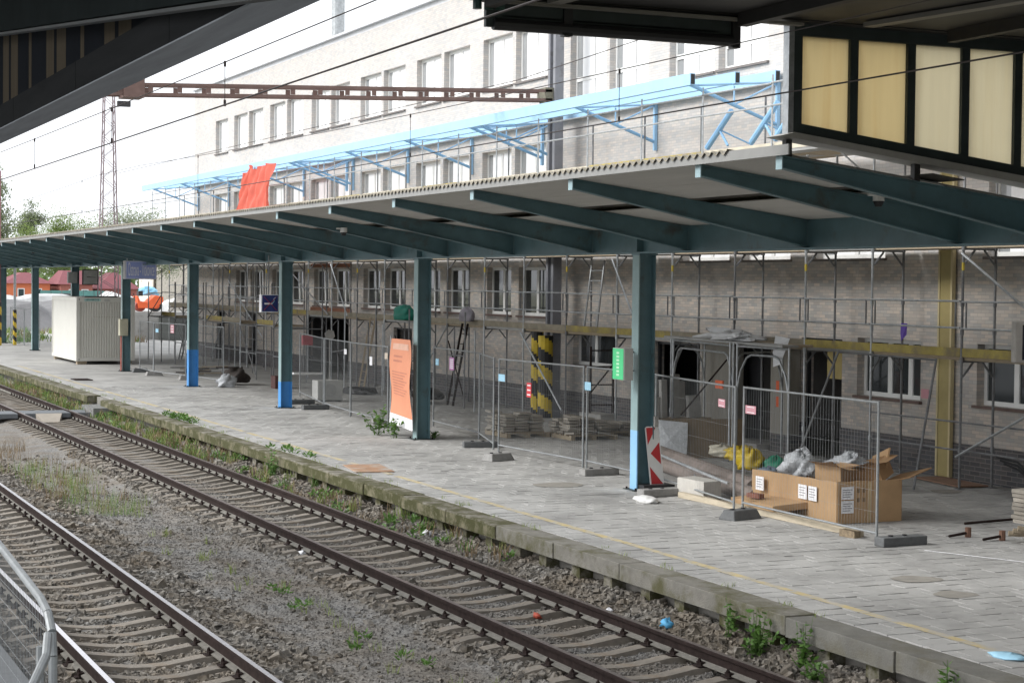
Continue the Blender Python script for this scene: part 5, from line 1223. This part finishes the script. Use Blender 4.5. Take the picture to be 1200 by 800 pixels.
for k in range(14):
    x, y = -68.2+random.uniform(-.7, .7), 17.2+random.uniform(-.9, .9); a = random.uniform(-.5, .9)
    MB().bar((x-math.sin(a)*.5, y-math.cos(a)*.5, ZP+.05+k*.02), (x+math.sin(a)*.5, y+math.cos(a)*.5, ZP+.06+k*.02), .12, .05).build('plank', [WOOD, RUST, CONC_D][k % 3], t)
t = thing('cable_heap', 'dark coiled cables on the ground before the recessed bay', 'cables', (-56, 19.3, ZP))
for k in range(5):
    MB().path([(-56+.9*math.cos(a*.5)*(1-.1*k), 19.2+.5*math.sin(a*.5), ZP+.04+.03*k) for a in range(14)], .03, 5).build('coil', BLACK, t)
one('round_sign', MB().tube((-57.3, 18.6, 2.15), (-57.27, 18.6, 2.15), .18, 6).tube((-57.3, 18.6, ZP), (-57.3, 18.6, 2.0), .02, 6), M('pale_sign_back', (.45, .44, .42), .6), 'pale lamp head on a thin stand before the recessed bay', 'lamp stand')
one('white_board', MB().obox((-55.3, 17.2, 1.0), (.06, .45, 0), (.2, 0, .02), (0, 0, .03)), WHITE, 'white plank lying on trestles left of the pale grey unit', 'plank')
one('red_light', MB().box(-55.2, -55.05, 17.0, 17.32, 1.9, 2.2), M('red_lamp_box', (.42, .03, .05), .5), 'small red box behind the fence left of the pale grey unit', 'box')
# ------------------------------------------------------------------ far end: posts, mast, bank, houses, machine
def pole_thing(name, x, y, r, z1, zs, label, cat):
    t = thing(name, label, cat, (x, y, ZP)); striped('striped_base', x, y, r, ZP, zs, .5, t); MB().tube((x, y, zs), (x, y, z1), r*.7, 8).build('pole', GALV, t); return t
pole_thing('striped_post', -101.3, 15.15, .10, 4.75, 2.2, 'thin post with a black and yellow striped foot at the far platform end', 'post')
t = thing('catenary_mast', 'reddish mast with striped foot at the left edge of the picture', 'mast', (-101, 14.2, ZP)); striped('striped_base', -101, 14.2, .22, ZP, 2.6, .8, t); MB().box(-101.15, -100.85, 14.05, 14.35, 2.6, 9.6).build('mast_body', M('mast_red', (.26, .12, .12), .6, var=.2), t)
lm = thing('lattice_mast', 'tall lattice light mast behind the canopy with a floodlight', 'mast', (-100.8, 20.05, ZP))
LAT = M('lattice_steel', (.22, .17, .18), .6, .2, var=.2)
def lw(z): return .52-.012*(z-ZP)*1.6
for sx in (-1, 1):
    for sy in (-1, 1): MB().tube((-100.8+sx*lw(0), 20.05+sy*lw(0), ZP), (-100.8+sx*lw(15), 20.05+sy*lw(15), 15), .04, 5).build('leg', LAT, lm)
z = .6; q = 1
while z < 14.6:
    a, b = lw(z), lw(z+.55)
    mm = MB()
    for s in (-1, 1):
        mm.tube((-100.8+s*a, 20.05-q*a, z), (-100.8+s*b, 20.05+q*b, z+.55), .018, 4).tube((-100.8-q*a, 20.05+s*a, z), (-100.8+q*b, 20.05+s*b, z+.55), .018, 4)
    mm.build('lacing', LAT, lm); z += .55; q = -q
MB().box(-100.9, -100.6, 20.5, 21.2, 13.3, 13.6).build('floodlight', BLACK, lm); MB().tube((-100.8, 20.05, 13.2), (-100.8, 20.8, 13.35), .03, 5).build('lamp_arm', LAT, lm)
# grey spoil bank and white heaps
def heap(name, x0, x1, y0, y1, z1, mat, label, cat, seed, n=26):
    rnd = random.Random(seed); P = []; F = []
    bumps = [(rnd.random(), rnd.random(), rnd.uniform(.5, 1), rnd.uniform(.08, .25)) for _ in range(14)]
    for i in range(n+1):
        for j in range(n+1):
            u, v = i/n, j/n; e = min(1, 6*min(u, 1-u))*min(1, 6*min(v, 1-v))
            h = .62+.38*max(b*math.exp(-((u-a)**2+(v-c)**2)/w**2) for a, c, b, w in bumps)
            P.append((x0+(x1-x0)*u, y0+(y1-y0)*v, -.3+(z1+.3)*e*h*rnd.uniform(.95, 1.05)))
    for i in range(n):
        for j in range(n): a = i*(n+1)+j; F.append((a, a+n+1, a+n+2, a+1))
    return one(name, MB().add(P, F), mat, label, cat)
SPOIL = M('grey_spoil', (.15, .148, .15), .95, var=.15, scale=1.5, bump=.4, bscale=4)
heap('spoil_bank', -155, -126, 12, 29, 2.55, SPOIL, 'long grey spoil bank beyond the far platform end', 'bank', 3)
heap('white_heap', -162, -154, 14, 34, 2.7, M('white_gravel', (.50, .50, .49), .9, var=.15, scale=2), 'white gravel heap behind the grey spoil bank', 'heap', 4)
heap('white_heap', -150, -130, 27, 36, 2.9, MATS['white_gravel'], 'white gravel heap behind the orange roller', 'heap', 5)
heap('rubble_heap', -126, -116, 27.5, 40, 4.2, M('dark_rubble', (.15, .14, .125), .95, var=.4, scale=2, bump=.8, bscale=3), 'dark rubble heap right of the orange roller', 'heap', 6)
one('retaining_wall', MB().box(-113.5, -110, 22.8, 45, -.2, 1.95), CONC, 'grey retaining wall under the orange roller', 'wall')
one('dark_barrel', MB().tube((-109, 25.6, ZP), (-109, 25.6, 1.7), .9, 14), M('barrel_dark', (.05, .055, .05), .6), 'dark round tank below the retaining wall', 'tank')
# orange road roller
rl = thing('road_roller', 'orange road roller with light blue cover parked on the retaining wall', 'road roller', (-111.8, 24.6, 1.95))
MB().prism([(24.0, 2.15), (25.0, 2.15), (25.5, 2.55), (25.5, 2.85), (25.0, 2.95), (24.55, 2.55), (24.1, 2.55), (23.95, 2.9), (23.88, 2.9)], -112.5, -111.3, 'x').build('body', ORANGE, rl, bevel=.04)
MB().tube((-112.3, 25.1, 2.32), (-111.5, 25.1, 2.32), .36, 18).build('wheel', BLACK, rl)
MB().tube((-111.49, 25.1, 2.32), (-111.47, 25.1, 2.32), .2, 14).build('hub', ORANGE, rl)
MB().tube((-112.3, 24.15, 2.27), (-111.5, 24.15, 2.27), .31, 18).build('drum', M('dull_red_drum', (.30, .06, .04), .6), rl)
MB().box(-112.2, -111.6, 24.05, 24.3, 2.9, 3.2).build('seat', BLACK, rl)
MB().tube((-112, 23.95, 2.6), (-112, 23.8, 3.05), .03, 6).build('steering_column', BLACK, rl)
lump(-113.4, 25.0, 3.1, .7, .6, .35, M('blue_tarp', (.25, .55, .75), .6, var=.12), 'blue_tarpaulin', 'light blue tarpaulin behind the orange roller', 'tarpaulin', 51, .4)
# houses
def house(name, x, y0, y1, zw, zr, d, wall, roof, label, hip):
    t = thing(name, label, 'house', (x, (y0+y1)/2, -.6)); e = .35
    MB().box(x-d, x, y0, y1, -.6, zw).build('wall', wall, t)
    ym = (y0+y1)/2; h = (y1-y0)*.28 if hip else 0
    A = [(x+e, y0-e, zw), (x+e, y1+e, zw), (x-d-e, y1+e, zw), (x-d-e, y0-e, zw)]
    r = MB().add(A+[(x-d*.3, y0+h+.6, zr), (x-d*.3, y1-h-.6, zr), (x-d*.7, y1-h-.6, zr), (x-d*.7, y0+h+.6, zr)], [(0, 1, 5, 4), (1, 2, 6, 5), (2, 3, 7, 6), (3, 0, 4, 7), (4, 5, 6, 7), (3, 2, 1, 0)])
    r.build('roof', roof, t)
    for k in range(2):
        yy = y0+(y1-y0)*(.25+.4*k); w = MB().box(x+.001, x+.04, yy, yy+.7, zw-1.5, zw-.5).build('window', WHITE, t); MB().box(x+.041, x+.05, yy+.08, yy+.62, zw-1.42, zw-.58).build('pane', GLASS, w)
    return t
MAR = M('maroon_roof', (.20, .065, .075), .8, var=.1); OR_W = M('orange_render', (.55, .16, .07), .85, var=.08); BRW = M('red_brick_far', (.30, .11, .085), .9, var=.15)
house('house', -190, 27.6, 31.9, 3.4, 4.5, 7, OR_W, MAR, 'low orange house with a maroon hipped roof at far left', True)
house('house', -189, 32.8, 36.0, 3.35, 4.75, 7, BRW, MAR, 'red brick house with steep maroon roof left of the clock', False)
house('house', -192, 37.2, 41.2, 2.9, 4.6, 7, BRW, MAR, 'red roofed house behind the lattice mast', True)
house('house', -260, 58, 70, 7.0, 9.0, 9, M('cream_render', (.62, .57, .50), .85), M('grey_tiles', (.25, .22, .2), .9), 'pale distant house seen between the sign and the blue column', True)
fe = thing('green_fence', 'teal green panel fence in front of the far houses', 'fence', (-175, 30, 0))
for k in range(6): MB().box(-175.05, -175, 28.5+k*1.0, 29.46+k*1.0, -.6, 2.8).build('fence_slat', M('fence_teal', (.09, .23, .21), .7, var=.2), fe)
t = thing('site_van', 'dark dumper truck parked beyond the far columns', 'truck', (-165, 29, -.6))
MB().box(-165.8, -164.2, 28.5, 29.9, .4, 2.6).build('cab', BLACK, t, bevel=.1); MB().box(-169, -165.9, 28.4, 30, .9, 2.4).build('tipper', ORANGE, t)
for y in (28.5, 29.9):
    for x in (-165, -168): MB().tube((x, y-.12, .0), (x, y+.12, .0), .55, 12).build('wheel', BLK, t)
# ------------------------------------------------------------------ vegetation
def leaf_tris(P, F, p, d, w, bend=None):
    d = Vector(d); p = Vector(p); s = d.cross(Vector((random.uniform(-1, 1), random.uniform(-1, 1), 1))).normalized()*w
    n = len(P); P += [tuple(p), tuple(p+d*.5+s), tuple(p+d), tuple(p+d*.5-s)]; F.append((n, n+1, n+2, n+3))
def tree(x, y, h, cr, label, dens=1500, mat=None, droop=0., trunk=None, name='broadleaf_tree', low=.35):
    t = thing(name, label, 'tree', (x, y, -.6)); m = MB(); tops = []
    tw = .018*h
    m.tube((x, y, -.6), (x+.1, y, h*.55), tw, 7, r1=tw*.6).tube((x+.1, y, h*.55), (x+.15, y+.1, h*.95), tw*.6, 6, r1=tw*.15)
    for k in range(11):
        z = h*random.uniform(low, .9); a = random.uniform(0, 6.283); r = cr*random.uniform(.55, 1)*(1-.45*max(0, (z/h-.6)/.4))
        e = (x+r*math.cos(a), y+r*math.sin(a), z+r*.45); m.tube((x+.1, y, z), e, tw*.3, 5, r1=tw*.08); tops.append(e); tops.append(tuple((Vector((x, y, z))+Vector(e))/2))
    tops.append((x, y, h*.97)); tops.append((x+cr*.2, y, h*.86))
    m.build('trunk', trunk or M('tree_bark', (.10, .08, .06), .9, var=.3), t)
    P, F = [], []
    for _ in range(dens*4):
        c = random.choice(tops); g = cr*.30
        p = Vector((random.gauss(c[0], g), random.gauss(c[1], g), random.gauss(c[2], g*.75)))
        d = Vector((random.gauss(0, 1), random.gauss(0, 1), random.gauss(-.2-droop, .7))).normalized()*random.uniform(.13, .3)*(h/12)
        leaf_tris(P, F, p, d, .075*h/12)
    MB().add(P, F).build('crown', mat or TREE, t); return t
TREE = M('tree_leaf', (.13, .19, .07), .7, var=.5, scale=.8, trans=.35)
TREE_Y = M('yellow_green_leaf', (.20, .27, .08), .7, var=.4, scale=.8, trans=.4)
BIRCH = M('birch_leaf', (.27, .31, .20), .7, var=.4, scale=.8, trans=.4)
BB = M('birch_bark', (.55, .54, .52), .8, var=.3)
tree(-208, 28.0, 16.5, 2.4, 'tall drooping birch at the left edge of the picture', 2600, BIRCH, 1.2, BB, 'birch_tree')
tree(-210, 33.2, 12.5, 1.5, 'slim birch right of the tall drooping one', 1100, BIRCH, .8, BB, 'birch_tree')
tree(-200, 31.0, 9.6, 2.6, 'yellow green tree below the birches', 1900, TREE_Y)
tree(-212, 36.2, 10.8, 2.8, 'yellow green tree behind the maroon roofs', 2100, TREE_Y)
tree(-214, 39.6, 10.6, 3.0, 'rounded green tree left of the lattice mast', 2100, TREE_Y)
tree(-200, 35.0, 7.5, 2.8, 'dark low tree between the far houses', 2000, TREE)
tree(-205, 25.5, 7.5, 3.2, 'dark tree behind the left striped mast', 2000, TREE)
tree(-232, 48.2, 12.3, 3.4, 'pale green tree right of the lattice mast', 1500, BIRCH)
tree(-234, 52.5, 12.6, 3.0, 'pale green tree left of the station building', 1500, BIRCH)
tree(-250, 44.0, 10.2, 4.0, 'distant green tree behind the station name sign', 1500, TREE)
tree(-225, 60.0, 9.0, 4.0, 'distant green tree beyond the rubble heap', 1600, TREE)
one('far_wood', MB(), TREE, '', '') if False else None
P, F = [], []
for _ in range(9000):
    x = random.uniform(-330, -280); y = random.uniform(10, 130); z = random.uniform(-.5, 7+2.5*math.sin(y*.21)+2*math.sin(y*.53))
    leaf_tris(P, F, (x, y, z), Vector((random.gauss(0, 1), random.gauss(0, 1), random.gauss(0, .7))).normalized()*1.3, .5)
stuff(MB().add(P, F).build('far_wood', TREE), 'green mass of far woodland behind the houses', 'woodland')
# grass and weeds
def blades(P, F, cx, cy, cz, n, r, h, w=.006, spread=.5):
    for _ in range(n):
        a = random.uniform(0, 6.283); q = r*math.sqrt(random.random()); x, y = cx+q*math.cos(a), cy+q*math.sin(a)
        hh = h*random.uniform(.45, 1.15); dx, dy = random.gauss(0, spread)*hh*.5, random.gauss(0, spread)*hh*.5; b = random.uniform(0, 3.14)
        wx_, wy_ = w*math.cos(b), w*math.sin(b); k = len(P)
        P += [(x-wx_, y-wy_, cz), (x+wx_, y+wy_, cz), (x+dx*.4+wx_*.7, y+dy*.4+wy_*.7, cz+hh*.6), (x+dx*.4-wx_*.7, y+dy*.4-wy_*.7, cz+hh*.6), (x+dx, y+dy, cz+hh)]
        F += [(k, k+1, k+2, k+3), (k+3, k+2, k+4)]
def rosette(P, F, cx, cy, cz, n, r, l):
    for _ in range(n):
        a = random.uniform(0, 6.283); q = r*random.random()*.7; up = random.uniform(.1, .9)
        leaf_tris(P, F, (cx+q*math.cos(a), cy+q*math.sin(a), cz+.02+random.random()*l*.8), Vector((math.cos(a)*random.uniform(.3, 1), math.sin(a)*random.uniform(.3, 1), up)).normalized()*l*random.uniform(.5, 1), l*.16)
def bz1(x, y): return float(bedz(np.array(x), np.array(y)))
P, F = [], []; P2, F2 = [], []; P3, F3 = [], []
for _ in range(70):      # thin grass between the tracks
    x, y = random.uniform(-41, -32), random.gauss(6.6, .38); blades(*((P, F) if random.random() < .6 else (P2, F2)), x, y, bz1(x, y), 17, .2, .30, .003, .5)
for _ in range(60):
    x, y = random.uniform(-46, -33), random.gauss(6.5, .5); blades(P3, F3, x, y, bz1(x, y), 14, .15, .32, .004, .5)
for _ in range(30):
    x, y = random.uniform(-30, -17), random.gauss(6.85, .3); blades(P, F, x, y, bz1(x, y), 10, .08, .16, .004, .6)
for (x, y) in ((-23.8, 6.95), (-23.6, 7.05), (-22.3, 6.8), (-22.4, 6.95), (-18.9, 7.0), (-18.4, 7.1), (-20.2, 7.0), (-19.6, 6.7)): rosette(P2, F2, x, y, bz1(x, y), 26, .10, .10)
for _ in range(230):      # along the platform edge
    x = -random.uniform(24, 70); y = random.uniform(10.1, 10.78); k = random.random()
    A, B = ((P2, F2) if k < .45 else (P3, F3) if k < .8 else (P, F)); (rosette(A, B, x, y, bz1(x, y), 20, .14, .13) if k < .4 else blades(A, B, x, y, bz1(x, y), 16, .14, .2+.13*random.random(), .006+.004*random.random(), .6))
for _ in range(260):
    x = -random.uniform(40, 95); y = random.uniform(10.0, 10.78); A, B = random.choice(((P2, F2), (P3, F3), (P3, F3), (P, F))); blades(A, B, x, y, -.2, 16, .2, .34, .01, .6)
for _ in range(150):      # rough ground beyond the last columns
    x, y = -random.uniform(104, 126), random.uniform(12.5, 24); A, B = random.choice(((P2, F2), (P3, F3), (P, F))); blades(A, B, x, y, ZP-.02, 14, .4, .45, .03, .7)
for _ in range(70):       # on the kerb joint
    x = -random.uniform(16, 70); y = random.choice((11.13, 11.1, 11.2, 11.05)); blades(P, F, x, y, ZP-.01, 8, .08, .09, .004, .7)
for (x, n) in ((-46.5, 8), (-45.5, 6), (-47.5, 5), (-37.3, 4), (-36.0, 3)):
    for _ in range(n): rosette(P2, F2, x+random.gauss(0, .35), 11.08+random.uniform(-.12, .2), ZP-.01, 22, .13, .12)
stuff(MB().add(P, F).build('dry_grass', LEAF_Y), 'thin yellow green grass between the tracks and along the kerb', 'grass')
stuff(MB().add(P2, F2).build('green_weeds', LEAF), 'small green weeds along the platform edge', 'weeds')
stuff(MB().add(P3, F3).build('withered_weeds', LEAF_B), 'brown withered weeds along the platform edge', 'weeds')
def weed(x, y, z, h, n, r, label, ls=.10):
    t = thing('weed', label, 'weed', (x, y, z)); P, F = [], []; m = MB()
    for _ in range(n):
        a = random.uniform(0, 6.283); q = r*random.random(); e = Vector((x+q*math.cos(a), y+q*math.sin(a), z+h*random.uniform(.4, 1.0)))
        m.tube((x+random.gauss(0, .03), y+random.gauss(0, .03), z-.02), e, .004, 4, r1=.002)
        for k in range(9):
            p = Vector((x, y, z)).lerp(e, random.uniform(.25, 1)); d = Vector((random.gauss(0, 1), random.gauss(0, 1), random.gauss(.1, .5))).normalized()*ls*random.uniform(.6, 1.2); leaf_tris(P, F, p, d, ls*.22)
    m.build('stem', LEAF, t); MB().add(P, F).build('foliage', LEAF, t); return t
weed(-17.2, 10.5, -.22, .62, 24, .32, 'bushy bright green weed below the kerb in front of the track, left of two')
weed(-16.45, 10.6, -.22, .66, 14, .26, 'taller spindly green weed below the kerb, right of the bushy one')
weed(-16.0, 10.45, -.22, .3, 8, .2, 'low green tuft in the ballast below the spindly weed')
weed(-14.0, 10.62, -.05, .5, 9, .15, 'narrow weed growing against the kerb face at the lower right corner')
weed(-18.0, 10.62, -.1, .55, 6, .12, 'single pale weed stalk rising above the kerb')
weed(-40.6, 14.4, ZP, .75, 18, .5, 'green weed spreading at the foot of the orange banner', .14)
weed(-39.7, 14.45, ZP, .55, 10, .2, 'drooping weed right at the banner column foot', .12)
weed(-39.3, 15.25, ZP, .2, 8, .15, 'tiny weed behind the right side of the banner column')
weed(-36.4, 10.6, -.2, .65, 12, .22, 'leafy weed hanging over the mossy kerb')
weed(-27.6, 10.6, -.2, .3, 8, .2, 'small leafy weed below the kerb in mid picture')
# litter in the track
for i, (x, y, s, mat, lab) in enumerate(((-19.1, 10.4, .10, M('blue_litter', (.10, .40, .68), .6), 'crumpled bright blue litter in the ballast by the far rail'), (-27.3, 10.5, .10, PAPER, 'crumpled white litter below the kerb'), (-26.5, 8.2, .07, PAPER, 'white litter beside the left far rail'), (-20.4, 10.3, .055, PAPER, 'tiny white litter near the blue one'), (-22.6, 10.2, .06, PAPER, 'tiny white litter at the rail in mid picture'), (-20.6, 9.4, .07, M('red_litter', (.5, .09, .05), .6), 'small red litter between the far rails'), (-14.3, 11.6, .22, SKYB, 'flat pale blue litter on the platform at the lower right corner'))):
    lump(x, y, (ZP+.01 if y > 11 else bz1(x, y)+.045), s, s*.7, s*(.6 if y < 11 else .12), mat, 'litter', lab, 'litter', 60+i, .9, 6, 10)
